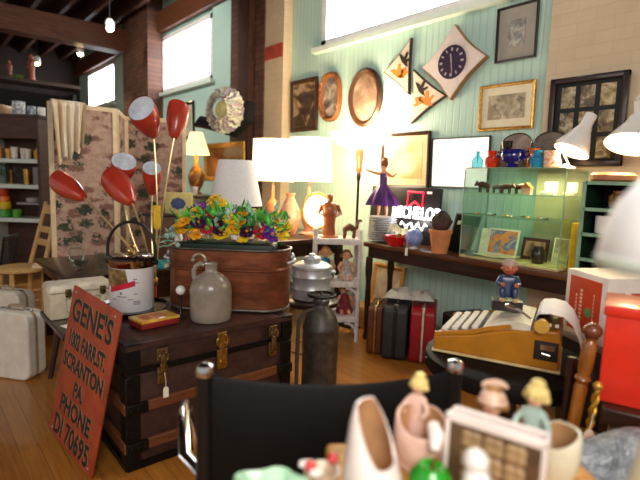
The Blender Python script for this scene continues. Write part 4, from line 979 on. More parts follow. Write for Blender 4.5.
# neon sign
ns = thing('neon_sign', 'black panel neon sign with a red ribbon outline above white letters', 'sign', (-2.75, 3.262, CZ+.002), 0, rot=(rad(-4), 0, 0))
MB().box((0, 0, .235), (.76, .04, .47), r=.006).build('panel', black_paint, ns)
neon_r = mat('red neon tube', '#ff2a3a', .4, emit=3, ec='#ff1a30'); neon_w = mat('white neon tube', '#ffffff', .4, emit=2.2, ec='#f4fbff')
rb = [(-.06, .445), (.10, .445), (.10, .31), (.02, .365), (-.06, .31)]
MB().tube([V((x+.13, -.045, z-.015)) for x, z in rb], .008, 8, True).build('ribbon_tube', neon_r, ns)
MB().text('MICHELOB', .142, T(.16, -.036, .25) @ Rx(PI/2), .006, .0025, sx=.74).build('letter_tubes', neon_w, ns, smooth=0)
MB().tube([V((.02+.28*q/24, -.045, .145+.025*math.sin(q*.9)+.012*math.sin(q*2.1))) for q in range(25)], .006, 6).build('script_tube', neon_w, ns)
MB().box((.28, -.027, .43), (.05, .004, .02)).build('maker_plate', paper, ns)
light('POINT', 'neon_glow', (-2.55, 3.12, 1.08), 2.5, (1,.95,.95), .06)
# doll in a purple dress standing on the stack of plates
pt_ = (-2.80, 3.07)
npl = 11
plate_prof = [(.05, 0), (.055, .004), (.075, .008), (.125, .018), (.124, .0205), (.074, .011), (0, .009)]
pm = mat('white glazed china', '#cfd2d6', .2, coat=.3, var=.02)
p0 = lathe_thing('plate', 'white dinner plate, bottom one of the stack on the console', 'plate', (pt_[0], pt_[1], CZ+.001), plate_prof, pm, 'stack of white plates', 32)
words_ = ['second', 'third', 'fourth', 'fifth', 'sixth', 'seventh', 'eighth', 'ninth', 'tenth', 'top']
for i in range(1, npl):
    copy_thing(p0, (pt_[0], pt_[1], CZ+.001+.0195*i), 0, 'white dinner plate, %s in the stack under the purple-dressed doll' % (words_[i-1] + (' from the bottom' if i < npl-1 else 'most')))
PZ = CZ+.001+.0195*(npl-1)+.022
dl = thing('dancing_doll', 'doll in purple full-skirted dress with arms out, standing on the stacked plates', 'doll', (pt_[0]-.01, pt_[1], PZ), rad(30)); dl.scale = (.84, .84, .93)
def skin_body(name, verts, edges, radii, m, parent, root=0, sub=2):
    me = bpy.data.meshes.new(name); me.from_pydata([V(v) for v in verts], edges, []); o = bpy.data.objects.new(name, me); COL.objects.link(o)
    md = o.modifiers.new('skin', 'SKIN'); md.use_smooth_shade = True
    sv = me.skin_vertices[0].data if me.skin_vertices else None
    if sv is None: raise RuntimeError('no skin layer')
    for i, r in enumerate(radii):
        rr = r if hasattr(r, '__len__') else (r, r); sv[i].radius = rr; sv[i].use_root = (i == root)
    s2 = o.modifiers.new('sub', 'SUBSURF'); s2.levels = sub; s2.render_levels = sub
    dg = bpy.context.evaluated_depsgraph_get(); dg.update()
    me2 = bpy.data.meshes.new_from_object(o.evaluated_get(dg)); bpy.data.objects.remove(o)
    me2.materials.clear(); me2.materials.append(m); me2.shade_smooth(); me2.name = name
    o2 = bpy.data.objects.new(name, me2); COL.objects.link(o2); o2.parent = parent; return o2
vv = [(0,0,.26), (0,0,.31), (0,0,.36), (0,0,.395), (0,0,.42), (0,-.004,.455), (0,0,.485), (-.045,0,.385), (-.12,-.01,.40), (-.19,-.02,.425), (.045,0,.385), (.10,-.03,.36), (.14,-.06,.40), (-.03,0,.24), (-.032,0,.12), (-.035,0,.02), (-.035,-.03,.008), (.03,0,.24), (.04,0,.12), (.05,.0,.02), (.05,-.03,.008)]
ee = [(0,1),(1,2),(2,3),(3,4),(4,5),(5,6),(3,7),(7,8),(8,9),(3,10),(10,11),(11,12),(0,13),(13,14),(14,15),(15,16),(0,17),(17,18),(18,19),(19,20)]
rr = [.04,.032,.038,.03,.014,.033,.026,.018,.013,.009,.018,.013,.009,.03,.02,.012,.011,.03,.02,.012,.011]
skin_body('body', vv, ee, rr, skin, dl)
purple = mat('purple satin', '#4a1f63', .4, var=.3, scale=8)
rings = []
for z, r, w2 in ((.39, .036, 0), (.34, .040, 0), (.29, .042, 0), (.27, .06, .02), (.22, .10, .08), (.16, .135, .12), (.10, .158, .16)):
    rings.append([((r*(1+w2*math.sin(9*2*PI*i/54)))*math.cos(2*PI*i/54), (r*(1+w2*math.sin(9*2*PI*i/54)))*math.sin(2*PI*i/54), z) for i in range(54)])
MB().loft(rings, (False, False)).build('dress', purple, dl)
MB().sphere((0, .008, .475), (.043, .042, .045), 14, 10).sphere((0, .03, .515), (.03, .03, .025), 12, 8).build('hair', mat('auburn doll hair', '#8a4a2a', .6, bump=.5), dl)
mb = MB().sphere((-.012, -.034, .462), .005, 6, 5).sphere((.012, -.034, .462), .005, 6, 5); mb.build('eyes', bird_d, dl)
MB().sphere((0, -.036, .442), (.008, .004, .003), 8, 5).build('mouth', red_glaze, dl)
# red bowl, blue ball, flowers, clay pot with cactus
bw_ = thing('red_bowl', 'shiny red oval bowl between plates and blue ball', 'bowl', (-2.565, 2.985, CZ+.001))
MB().lathe([(.06, 0), (.065, .005), (.09, .06), (.098, .08), (.092, .08), (.06, .012), (0, .01)], seg=30, sx=1.15).build('body', red_glaze, bw_)
MB().tube(arc((-.11, 0, .065), .022, PI/2, 1.5*PI, 8, 'xz'), .007, 8).build('handle', black_paint, bw_)
wf = thing('white_flower_bunch', 'bunch of pale artificial flowers lying in the red bowl in front of the neon letters', 'flowers', (-2.585, 3.03, CZ+.06))
pale = mat('pale cream petals', '#ddd5b2', .7, var=.15)
for i in range(12):
    p = V((rnd.uniform(-.09, .11), rnd.uniform(-.03, .03), .03+rnd.uniform(0, .06))); mb = MB(); M0 = frame_to(p, (p.x*3, -.8, 1))
    for q in range(6): mb.add([(0,0,0), (.02,-.011,.008), (.038,0,.014), (.02,.011,.008)], [(0,1,2,3)], M0 @ Rz(2*PI*q/6))
    mb.build('flower', pale, wf)
mb = MB()
for i in range(12): mb.tube([(0, 0, -.03), (rnd.uniform(-.08, .1), rnd.uniform(-.03, .03), .07)], .002, 5)
mb.build('stems', leaf_m[1], wf)
bl = thing('blue_ball_ornament', 'round periwinkle blue glass ornament on a small foot at the console edge', 'ornament', (-2.385, 2.99, CZ+.001))
MB().lathe([(.03, 0), (.03, .006), (.014, .012), (.014, .02)], seg=18).build('foot', white_enamel, bl)
MB().sphere((0, 0, .085), .07, 26, 16).build('ball', photo('periwinkle glass', [(.35, '#5a72b8'), (.6, '#8ba0d4'), (.75, '#b9c4e6')], 10), bl)
tagm = MB().prism([(-.012, -.03), (.012, -.03), (.012, .02), (.005, .03), (-.005, .03), (-.012, .02)], -.001, .001, Rx(PI/2)).build('price_tag', paper, bl, (0.0, -.085, -.02))
tagm2 = MB().tube([(0, -.07, .1), (0, -.085, .01)], .0012, 5).build('tag_string', paper, bl)
cp = thing('clay_pot', 'tapered terracotta pot holding a dark round dried pod on the console', 'pot', (-2.13, 2.975, CZ+.001))
MB().lathe([(.055, 0), (.08, .15), (.086, .15), (.086, .175), (.078, .175), (.07, .14), (0, .13)], seg=28).build('pot', mat('terracotta', '#c07a4a', .7, var=.1), cp)
pod = thing('dried_pod', 'dark round dried seed head resting in the terracotta pot', 'seed head', (-2.13, 2.975, CZ+.176))
mb = MB().sphere((0, 0, .055), (.074, .074, .07), 20, 14)
for i in range(60):
    a = rnd.uniform(0, 2*PI); b = rnd.uniform(-.3, 1.4); d = V((math.cos(a)*math.cos(b), math.sin(a)*math.cos(b), math.sin(b))); mb.cyl(V((0,0,.055))+d*.068, V((0,0,.055))+d*.085, .006, .002, 5)
mb.build('seed_head', mat('dark dry pod', '#3d2c26', .8, var=.4, bump=.4), pod)
# slanted black display board left of case
bb = thing('black_easel_board', 'slanted black display board leaning beside the left end of the glass case', 'board', (-2.105, 3.185, CZ+.002), rad(-20))
MB().box((0, 0, .15), (.03, .22, .31), T(-.015, 0, .012) @ Ry(rad(22)), r=.003).build('board', black_paint, bb)
MB().box((.016, -.08, .24), (.004, .03, .03), T(-.015, 0, .012) @ Ry(rad(22))).build('small_label', paper, bb)
MB().box((.0, 0, .006), (.10, .2, .010)).build('stand_foot', black_paint, bb)

# ---- glass display case
X0, X1, Y0, Y1, Z0, Z1 = -1.955, -1.265, 2.965, 3.285, CZ+.001, 1.476
gc = thing('glass_display_case', 'glass display case with two inner shelves on the console', 'display case', ((X0+X1)/2, (Y0+Y1)/2, Z0))
W, D, H = X1-X0, Y1-Y0, Z1-Z0
MB().box((0, 0, .008), (W, D, .016), r=.002).build('base_board', mat('pale case base', '#b9a878', .4), gc)
for nm, c, d in (('glass_front', (0, -D/2+.003, H/2), (W-.012, .005, H-.03)), ('glass_back', (0, D/2-.003, H/2), (W-.012, .005, H-.03)), ('glass_side', (-W/2+.003, 0, H/2), (.005, D-.012, H-.03)), ('glass_side', (W/2-.003, 0, H/2), (.005, D-.012, H-.03))):
    MB().box(c, d).build(nm, clear, gc, smooth=0)
MB().box((0, 0, H-.008), (W, D, .012)).build('glass_top', green_edge, gc, smooth=0)
for z in (1.303-Z0, 1.150-Z0): MB().box((0, .01, z), (W-.02, D-.03, .007)).build('glass_shelf', green_edge, gc, smooth=0)
edge_g = mat('green glass edge', '#8fae92', .15, var=.05, coat=.4)
for sx in (-1, 1):
    for sy in (-1, 1): MB().box((sx*(W/2-.003), sy*(D/2-.003), H/2), (.006, .006, H-.03)).build('corner_edge', edge_g, gc)
mb = MB()
for z in (H-.002, 1.303-Z0, 1.150-Z0): mb.box((0, -D/2+.010, z), (W-.02, .004, .007))
mb.build('shelf_edge', edge_g, gc)
light('AREA', 'case_strip_light', (-1.5, 3.1, 1.455), 2.2, (1,.85,.5), .4, to=(-1.5, 3.1, .9), sy=.08)
# on top of the case
TZC = Z1+.001
def vase(name, label, x, y, z, prof, c, rough=.12, m=None, coat=.5):
    return lathe_thing(name, label, name.split('_')[-1], (x, y, z), prof, m or mat(label[:22], c, rough, coat=coat, var=.15, scale=20), 'glassware on top of the display case', 24)
vase('blue_bottle', 'pale aqua glass bottle, leftmost on top of the glass case', -1.915, 3.05, TZC, [(.03, 0), (.038, .005), (.04, .05), (.025, .075), (.012, .09), (.014, .115), (.01, .115), (0, .02)], '', m=glass('aqua glass', '#a9dde6'))
vase('yellow_vase', 'small amber yellow vase on top of the glass case', -1.865, 3.13, TZC, [(.025, 0), (.035, .02), (.03, .06), (.016, .08), (.024, .1), (.02, .1), (0, .02)], '#e8a82a')
vase('red_vase', 'bright red-orange ribbed vase on top of the glass case', -1.805, 3.05, TZC, [(.03, 0), (.045, .03), (.045, .065), (.025, .085), (.032, .115), (.028, .115), (0, .02)], '#d8321a')
vase('black_goblet', 'tall black goblet standing behind the cobalt bowl', -1.725, 3.09, TZC, [(.03, 0), (.03, .005), (.007, .015), (.007, .11), (.03, .125), (.038, .18), (.034, .18), (0, .13)], '#15120f')
cbw = thing('cobalt_bowl', 'cobalt blue footed sugar bowl with two handles on the glass case', 'bowl', (-1.645, 3.03, TZC))
cob = mat('cobalt glass', '#1c1a6e', .1, coat=.6)
MB().lathe([(.04, 0), (.045, .008), (.035, .02), (.07, .045), (.08, .08), (.07, .105), (.076, .118), (.07, .118), (.06, .05), (0, .03)], seg=28).build('body', cob, cbw)
for s_ in (-1, 1): MB().tube([(s_*.07, 0, .10), (s_*.105, 0, .105), (s_*.11, 0, .08), (s_*.078, 0, .065)], .008, 8).build('handle', cob, cbw)
vase('orange_vase', 'orange marbled vase with flared rim beside the cobalt bowl', -1.565, 3.14, TZC, [(.03, 0), (.04, .03), (.03, .08), (.02, .1), (.045, .13), (.04, .13), (0, .03)], '#d9702a')
vase('blue_vase', 'turquoise blue rounded vase with red rim detail on the glass case', -1.49, 3.045, TZC, [(.028, 0), (.042, .03), (.044, .06), (.025, .085), (.03, .11), (.026, .11), (0, .02)], '#1f86b4')
vase('flowered_cup', 'cream cup with red floral decoration near the desk lamp on the glass case', -1.395, 3.04, TZC, [(.035, 0), (.045, .01), (.048, .105), (.044, .105), (.04, .015), (0, .012)], '', m=photo('red floral glaze', [(.42, '#eadbc4'), (.5, '#d4583a'), (.58, '#e6c9a6')], 28))
for lab, x, m in (('round-topped dusky board leaning on the wall behind the cobalt bowl', -1.73, photo('dusky picture', [(.4, '#7a6a60'), (.6, '#a89688')], 6)), ('round-topped dark board with teal figure leaning behind the flowered cup', -1.50, photo('dark picture', [(.35, '#3b302b'), (.55, '#6a584c'), (.66, '#2f6a66')], 6, 3))):
    t = thing('arched_board', lab, 'picture', (x, 3.19, TZC), 0, rot=(rad(-14), 0, 0))
    pts = [(-.11, 0), (.11, 0), (.11, .17)] + [(.11*math.cos(a), .17+.08*math.sin(a)) for a in [PI*i/10 for i in range(1, 10)]] + [(-.11, .17)]
    MB().prism(pts, 0, .012, Rx(PI/2)).build('board', m, t)
    mb = MB().tube([(x_, -.012, z_) for x_, z_ in pts], .005, 6, True); mb.build('edge_trim', dark_wood, t)
# inside the case
SZ1, SZ2, SB = 1.308, 1.155, Z0+.017
def beast(label, x, y, z, s_, m, hump=0):
    t = thing('animal_figurine', label, 'figurine', (x, y, z), rad(180) if x < -1.85 else 0, 'tiny animals in the glass case')
    mb = MB().tube([(-.05*s_, 0, .05*s_), (-.02*s_, 0, .055*s_), (.02*s_, 0, (.058+hump)*s_), (.042*s_, 0, .06*s_), (.062*s_, 0, .066*s_), (.08*s_, 0, .052*s_)], [.014*s_, .022*s_, .024*s_, .017*s_, .017*s_, .008*s_], 10)
    mb.build('body', m, t)
    for a in (-.035, .03):
        for b in (-.012, .012): MB().tube([(a*s_, b*s_, .05*s_), (a*s_, b*s_, 0)], [.008*s_, .006*s_], 8).build('leg', m, t)
    for b in (-1, 1): MB().sphere((.06*s_, b*.012*s_, .082*s_), (.005*s_, .006*s_, .01*s_), 8, 6).build('ear', m, t)
brown_c = mat('brown china animal', '#4a3022', .3, coat=.3, var=.3); grey_c = mat('grey china animal', '#6d625c', .35, coat=.3)
beast('dark brown elephant-like animal figurine at the left end of the upper glass shelf', -1.87, 3.08, SZ1+.001, .9, brown_c, .006)
beast('small grey animal figurine on the upper glass shelf, second from the left', -1.765, 3.08, SZ1, .75, grey_c)
beast('small brown animal figurine near the middle of the upper glass shelf', -1.69, 3.06, SZ1, .8, brown_c)
beast('slim brown animal figurine just right of the middle of the upper glass shelf', -1.62, 3.12, SZ1, .85, brown_c, .004)
hsb = thing('china_cottage', 'tiny pink china cottage on the upper glass shelf', 'ornament', (-1.545, 3.06, SZ1))
MB().box((0, 0, .02), (.06, .04, .04)).build('walls', mat('pink china', '#dba58a', .35), hsb); MB().prism([(-.036, 0), (.036, 0), (0, .035)], -.024, .024, T(0, 0, .04) @ Rx(PI/2)).build('roof', mat('orange china', '#c8743f', .35), hsb)
for lab, x, y, w2 in (('small white open box on the upper glass shelf left of the case edge', -1.42, 3.10, .08), ('small white box at the right end of the upper glass shelf', -1.315, 3.16, .065)):
    t = thing('jewellery_box', lab, 'box', (x, y, SZ1)); MB().box((0, 0, .012), (w2, .05, .024), r=.002).build('tray', paper, t); MB().box((0, .026, .045), (w2, .008, .08), r=.002).build('lid', paper, t)
metals = [mat('gold trinket', '#c8a04a', .25, .9), mat('silver trinket', '#b9b9bd', .25, .9), mat('dark trinket', '#4a3a36', .4)]
for i in range(9):
    x = -1.88+.06*i; m = metals[i % 3]; y = 3.05+.05*(i % 2)
    o = MB().tube([(.016*math.cos(2*PI*k/18), .016*math.sin(2*PI*k/18), .004) for k in range(18)], .0035, 6, True).sphere((0, .016, .008), .007, 8, 6).build('ring_brooch', m, None, (x, y, SZ2)); tag(o, '%s brooch ring on the lower glass shelf, number %d counted from the black board' % (('gold', 'silver', 'dark')[i % 3], i+1), 'jewellery', 'brooches on the lower glass shelf')
def leaning_card(name, label, x, y, z, W, H, lean, fm, img, rz=0, fwid=.0):
    t = thing(name, label, 'picture', (x, y, z), 0, rot=(rad(-lean), 0, rz))
    MB().box((0, 0, H/2), (W, .008, H)).build('backing', fm, t); MB().box((0, -.005, H/2), (W-2*fwid, .003, H-2*fwid)).build('print', img, t)
leaning_card('postcard', 'orange and blue picture card propped in the bottom of the glass case', -1.765, 3.19, SB, .23, .19, 12, paper, photo('orange blue card', [(.4, '#e0602a'), (.52, '#e89a5a'), (.58, '#5a6aa0'), (.7, '#e6d8b8')], 7, 2), fwid=.012)
leaning_card('framed_snapshot', 'small dark-framed snapshot propped at the right in the bottom of the case', -1.53, 3.19, SB, .18, .15, 12, mat('maroon frame', '#4a1a12', .4), photo('brown snapshot', [(.4, '#6a4a34'), (.6, '#b08a60')], 12, 5), fwid=.022)
leaning_card('pale_card', 'pale cream card propped at the left end inside the glass case', -1.915, 3.2, SB, .06, .18, 12, paper, mat('cream card', '#e5dfc4', .6))
leaning_card('narrow_photo', 'narrow standing photograph at the right end inside the glass case', -1.35, 3.17, SB, .10, .17, 12, paper, photo('pale portrait', [(.4, '#8a7a5c'), (.6, '#d6c8a0')], 10, 7), fwid=.008)
op = thing('open_magazine', 'open pale magazine lying at the left in the bottom of the glass case', 'magazine', (-1.74, 3.07, SB), rad(8))
for s_ in (-1, 1): MB().box((s_*.08, 0, .006), (.15, .12, .006), Ry(rad(-4*s_))).build('page', photo('printed page', [(.4, '#e9e2cc'), (.6, '#d5c8a6'), (.72, '#a89c86')], 14, s_), op)
gd = thing('glass_ashtray', 'grey glass ashtray at the lower left inside the case', 'ashtray', (-1.89, 3.02, SB)); MB().lathe([(.04, 0), (.045, .025), (.038, .025), (.03, .008), (0, .008)], seg=8).build('body', mat('smoke glass', '#6f7f80', .15, coat=.5), gd)
lathe_thing('dark_jar', 'dark brown jar in front of the dark-framed snapshot', 'jar', (-1.45, 3.09, SB), [(.035, 0), (.045, .02), (.045, .08), (.03, .1), (.03, .11), (0, .11)], mat('dark jar glaze', '#33201a', .25, coat=.4))
yb2 = MB().box((0, 0, .15), (.05, .16, .30), r=.004).build('yellow_carton', mat('bright yellow card', '#dfb318', .5), None, (-1.215, 3.12, CZ+.001)); tag(yb2, 'tall bright yellow carton standing against the right end of the case', 'carton')
# desk lamp on the case top
dlp = thing('desk_lamp', 'white enamel desk lamp with cone shade and hinged arms on the glass case', 'desk lamp', (-1.345, 3.13, TZC))
MB().lathe([(.055, 0), (.055, .012), (.02, .02), (.012, .03)], seg=24).build('base', white_enamel, dlp)
a0 = V((0, 0, .02)); a1 = V((-.06, -.02, .17)); 
mb = MB().cyl(a0+V((.02,0,0)), a1, .006, seg=8).cyl(a0-V((.03,0,0)), a1, .006, seg=8).cyl(a1, V((.06, -.02, .25)), .006, seg=8); mb.build('arm', white_enamel, dlp)
sh0, sh1 = V((.115, .02, .325)), V((.055, -.075, .10)); Ls = (sh1-sh0).length; M = frame_to(sh0, sh1-sh0)
MB().lathe([(.02, 0), (.034, .005), (.036, Ls*.35), (.055, Ls*.5), (.105, Ls), (.102, Ls), (.052, Ls*.52), (.03, Ls*.36)], seg=30, M=M, caps=(True, False)).build('lamp_shade', white_enamel, dlp)
MB().sphere((0, 0, Ls*.72), .03, 12, 8, M).build('bulb', bulb_m, dlp)
light('SPOT', 'desk_lamp_beam', V(dlp.location)+sh0+(sh1-sh0)*.8, 14, (1,.85,.5), .04, to=V(dlp.location)+sh0+(sh1-sh0)*3, angle=2.4)

# ---- dark cabinet and green pigeonhole unit to the right of the case
kb = thing('black_low_cabinet', 'low black cabinet under the green pigeonhole unit, right of the console', 'cabinet', (-.80, 3.08, 0))
MB().box((0, 0, .40), (.66, .40, .80), r=.006).build('body', black_paint, kb)
for s_ in (-1, 1):
    d_ = MB().box((s_*.16, -.205, .40), (.29, .014, .70), r=.003).build('door', mat('black cabinet door', '#1a1716', .35), kb); MB().sphere((s_*.04, -.22, .42), .012, 10, 8).build('knob', brass, d_)
gu = thing('green_pigeonhole_unit', 'dark green pigeonhole shelf unit with pale green edges', 'shelf', (-.80, 3.10, .801))
gm = mat('dark green paint', '#16301f', .45); gedge = mat('pale green edge paint', '#7f9f84', .5)
MB().box((0, .14, .30), (.72, .012, .60)).build('back_panel', mat('black green back', '#0c120d', .7), gu)
for x in (-.355, 0, .355): MB().box((x, 0, .30), (.02, .28, .60)).build('divider', gm, gu)
for z in (.01, .15, .295, .44, .59): s_ = MB().box((0, 0, z), (.70, .28, .016)).build('shelf_board', gm, gu); MB().box((0, -.142, z), (.70, .006, .02)).build('edge_strip', gedge, s_)
for x in (-.355,): MB().box((x, -.142, .3), (.022, .006, .6)).build('edge_strip', gedge, gu)
def gu_at(x, z): return (-.80+x, 3.04, .801+z)
lathe_thing('honey_jar', 'squat glass jar of brown sweets in the top left pigeonhole', 'jar', gu_at(-.19, .449), [(.05, 0), (.06, .02), (.06, .07), (.04, .09), (.04, .1), (0, .1)], photo('brown sweets', [(.4, '#4a2c14'), (.6, '#a87a3c'), (.7, '#cdb080')], 40), seg=24)
lathe_thing('dark_tin', 'dark glass jar in the top right pigeonhole', 'jar', gu_at(.12, .449), [(.05, 0), (.06, .02), (.06, .08), (.05, .1), (0, .1)], mat('grey jar', '#59564f', .25, coat=.4), seg=24)
for i, x in enumerate((-.27, -.17)): lathe_thing('white_mug', 'plain white mug in the middle pigeonhole, %s one' % ('outer' if i == 0 else 'inner'), 'mug', gu_at(x, .304), [(.036, 0), (.04, .005), (.04, .1), (.036, .1), (.034, .01), (0, .01)], white_enamel, 'white mugs', 20)
lathe_thing('gold_teapot', 'shiny gold squat pot in the pigeonhole below the white mugs', 'pot', gu_at(-.2, .159), [(.04, 0), (.065, .02), (.07, .045), (.05, .075), (.02, .085), (.015, .1), (0, .1)], mat('polished gold', '#d29a2a', .2, .9), seg=24)
for i, (x, c, h) in enumerate(((-.28, '#3a1f14', .1), (-.21, '#8a8078', .115), (-.14, '#4a2318', .105), (-.07, '#b0a79c', .09))):
    lathe_thing('small_bottle', 'little %s bottle in the lowest pigeonhole row, %s from the left' % (('dark brown', 'grey', 'reddish', 'pale')[i], ('first', 'second', 'third', 'fourth')[i]), 'bottle', gu_at(x, .019), [(.02, 0), (.024, .005), (.024, h*.6), (.01, h*.8), (.012, h), (0, h)], mat('bottle %d' % i, c, .2, coat=.5), 'little bottles', 16)
lathe_thing('leather_round_box', 'flat round tan leather box on top of the green unit', 'box', (-1.045, 3.05, 1.401), [(.10, 0), (.115, .01), (.118, .035), (.10, .05), (0, .052)], mat('tan leather', '#a9714e', .5, bump=.2), seg=30)
rl = thing('dome_lamp', 'lit white lamp with dome shade on a white pole on top of the green unit', 'lamp', (-.835, 3.12, 1.401))
MB().lathe([(.07, 0), (.07, .012), (.02, .022), (.013, .03)], seg=24).cyl((0, 0, .02), (0, 0, .52), .013).build('base_and_pole', white_paint, rl)
MB().tube([(0, 0, .50), (-.06, -.06, .50), (-.12, -.12, .44)], .009, 8).build('arm', white_paint, rl)
MB().lathe([(.02, .17), (.045, .165), (.06, .12), (.125, .02), (.135, 0), (.131, 0), (.055, .115)], (0, 0, 0), 32, caps=(True, False), M=T(-.12, -.12, .20) @ Rx(rad(-24))).cyl((-.12, -.06, .355), (-.12, -.09, .44), .02).build('lamp_shade', white_enamel, rl)
MB().sphere((-.12, -.12, .225), .045, 12, 8).build('bulb', bulb_m, rl)
light('SPOT', 'dome_lamp_beam', (-.955, 3.0, 1.60), 12, (1,.86,.55), .05, to=(-.975, 2.95, .8), angle=2.5)

# ---- luggage and oddments under the console
charcoal = mat('charcoal luggage', '#2b2d31', .5, var=.15); redlug = mat('red luggage', '#9c1420', .4, var=.1, coat=.1); brownlug = wood('brown leather luggage', '#4a2412', '#6e3b1e', .5)
def trunkcase(label, loc, m, trim): return suitcase('suitcase', label, loc, rad(-55), .44, .42, .185, m, trim, black_paint, .05)
trunkcase('red suitcase with pale zip seam standing under the console', (-2.295, 3.06, .001), redlug, mat('pale zip', '#c8bca8', .5))
trunkcase('charcoal suitcase standing under the console, left of the red one', (-2.465, 2.94, .001), charcoal, black_paint)
t_ = suitcase('suitcase', 'worn brown leather suitcase left of the charcoal one under the console', (-2.625, 2.885, .001), rad(-55), .36, .38, .12, brownlug, brass, brass, .03)
fr_ = picture('empty orange-brown wooden frame with pale backing leaning on the wall below the console', -3.14, -2.76, .20, .60, 3.355, .045, honey_wood, 0, mat('pale backing', '#b3a48a', .7)); fr_.location.z = .402; fr_.rotation_euler.x = rad(-8)
bk2 = MB().box((0, 0, .10), (.32, .20, .20), r=.01).build('wooden_crate', honey_wood, None, (-3.10, 3.24, .001)); tag(bk2, 'low wooden crate carrying the leaning frame below the console', 'crate')
n = N('crumpled plastic'); v = n.obj(); n.base('#cfcac2'); n.set(.35); n.bump(n.noise(v, 14, 5, .7, 1.), 1., .03); plastic = n.m
mb = MB(); vs = []; NX, NY = 26, 16
for i in range(NX+1):
    for k in range(NY+1):
        x = -.19+.38*i/NX; y = -.12+.24*k/NY; e = min(1, (1-(x/.19)**2)*2.2)*min(1, (1-(y/.12)**2)*2.2)
        vs.append((x+rnd.uniform(-.006,.006), y+rnd.uniform(-.006,.006), .004+max(0, e)*(.035+.02*math.sin(x*31)*math.cos(y*37)+rnd.uniform(-.008,.012))))
mb.add(vs, [(i*(NY+1)+k, (i+1)*(NY+1)+k, (i+1)*(NY+1)+k+1, i*(NY+1)+k+1) for i in range(NX) for k in range(NY)])
o = mb.build('plastic_sheet', plastic, None, (-2.40, 3.0, .458), (0, 0, rad(35)), smooth=80); tag(o, 'crumpled clear-white plastic sheet lying over the upright suitcases', 'plastic sheet')
dbx = thing('black_case', 'flat black case lying on the floor right of the red suitcase', 'case', (-1.90, 3.10, .001), rad(-20)); MB().box((0, 0, .21), (.26, .34, .42), r=.02).build('body', black_paint, dbx); MB().tube([(-.05, -.172, .30), (-.04, -.2, .31), (.04, -.2, .31), (.05, -.172, .30)], .008, 8).build('handle', black_paint, dbx)

# ================================================================== round table with typewriter, crate, red box, canes
rt = thing('round_table', 'round dark table carrying the gold typewriter', 'table', (-.975, 1.885, 0))
MB().lathe([(0, .575), (.30, .575), (.335, .585), (.342, .61), (.335, .642), (.32, .65), (0, .65)], seg=48).build('tabletop', mat('near-black varnish', '#110c0a', .6, spec=.2), rt)
MB().lathe([(.05, .10), (.06, .16), (.04, .25), (.055, .4), (.04, .5), (.12, .575)], seg=20).build('pedestal', dark_wood, rt)
for i in range(4):
    a = PI/4+PI/2*i; MB().tube([(.04*math.cos(a), .04*math.sin(a), .2), (.18*math.cos(a), .18*math.sin(a), .14), (.30*math.cos(a), .30*math.sin(a), .02), (.33*math.cos(a), .33*math.sin(a), .012)], [.03, .028, .02, .014], 10).build('leg', dark_wood, rt)
ty = thing('typewriter', 'mustard gold manual typewriter with white keys on the round dark table', 'typewriter', (-1.025, 1.905, .6515), rad(22))
gold = mat('mustard gold enamel', '#b9791f', .32, var=.06, coat=.3)
side = [(-.245, .012), (.235, .012), (.235, .115), (.225, .165), (.16, .165), (.13, .15), (.06, .145), (-.02, .125), (-.09, .10), (-.245, .07)]
MB().prism(side, -.17, .17, Rx(PI/2)).build('body', gold, ty, bevel=.008)
MB().box((-.005, 0, .008), (.49, .345, .012), r=.004).build('bottom_trim', mat('cream base trim', '#d3b983', .4), ty)
for sy in (-1, 1): MB().prism([(-.24, .072), (-.09, .104), (-.02, .13), (.06, .152), (.05, .166), (-.03, .144), (-.1, .118), (-.24, .088)], sy*.168-.004, sy*.168+.004, Rx(PI/2)).build('side_rail', gold, ty)
keym = mat('white keys', '#e8e2d6', .35, var=.03); wellm = mat('dark key well', '#2a221c', .6)
MB().prism([(-.225, .078), (-.07, .112), (-.03, .128), (-.03, .133), (-.225, .086)], -.15, .15, Rx(PI/2)).build('key_well', wellm, ty)
for rI, x in enumerate((-.205, -.165, -.125, -.085)):
    z = .092+.009*rI; mb = MB()
    for k in range(11): mb.box((x, -.135+.027*k+.004*rI*0, z+.006), (.024, .0245, .014), r=.003)
    mb.build('key_row', keym, ty)
MB().prism([(-.055, .128), (.0, .165), (.075, .178), (.125, .172), (.125, .15), (.05, .14), (-.05, .12)], -.155, .155, Rx(PI/2)).build('ribbon_cover', mat('cream ribbon cover', '#e3dbc8', .35, coat=.2), ty)
MB().cyl((.165, -.18, .185), (.165, .18, .185), .022).build('platen', black_paint, ty)
for sy in (-1, 1): MB().cyl((.165, sy*.178, .185), (.165, sy*.205, .185), .026, seg=24).build('platen_knob', mat('cream gold knob', '#d8a848', .3, coat=.3), ty)
MB().prism([(.11, .14), (.235, .14), (.235, .20), (.215, .215), (.19, .195), (.135, .195), (.115, .17)], -.176, -.168, Rx(PI/2)).build('carriage_end', gold, ty)
MB().box((.19, -.177, .19), (.012, .004, .012)).box((.215, -.177, .19), (.012, .004, .012)).build('carriage_buttons', keym, ty)
MB().box((.185, -.1705, .085), (.085, .004, .075), r=.001).build('carriage_recess_shade', wellm, ty); MB().cyl((.17, -.176, .075), (.20, -.176, .07), .012).box((.19, -.175, .10), (.05, .006, .02)).build('carriage_lever', chrome, ty)  # flat dark plate stands in for the shade of a recess
MB().tube([(.12, -.16, .20), (.08, -.19, .235), (.03, -.2, .25)], .005, 8).build('return_lever', chrome, ty)
# sheet of paper rolled round the platen, hanging behind
mb = MB(); prof = [(.14, .17), (.137, .20), (.15, .219), (.19, .226), (.235, .220), (.268, .19), (.292, .14), (.312, .07), (.324, .012)]
mb.loft([[(x, -.15, z), (x, .15, z), (x+.001, .15, z+.001), (x+.001, -.15, z+.001)] for x, z in prof]); mb.build('paper_sheet', mat('typing paper', '#e6e4ea', .6, var=.02), ty)
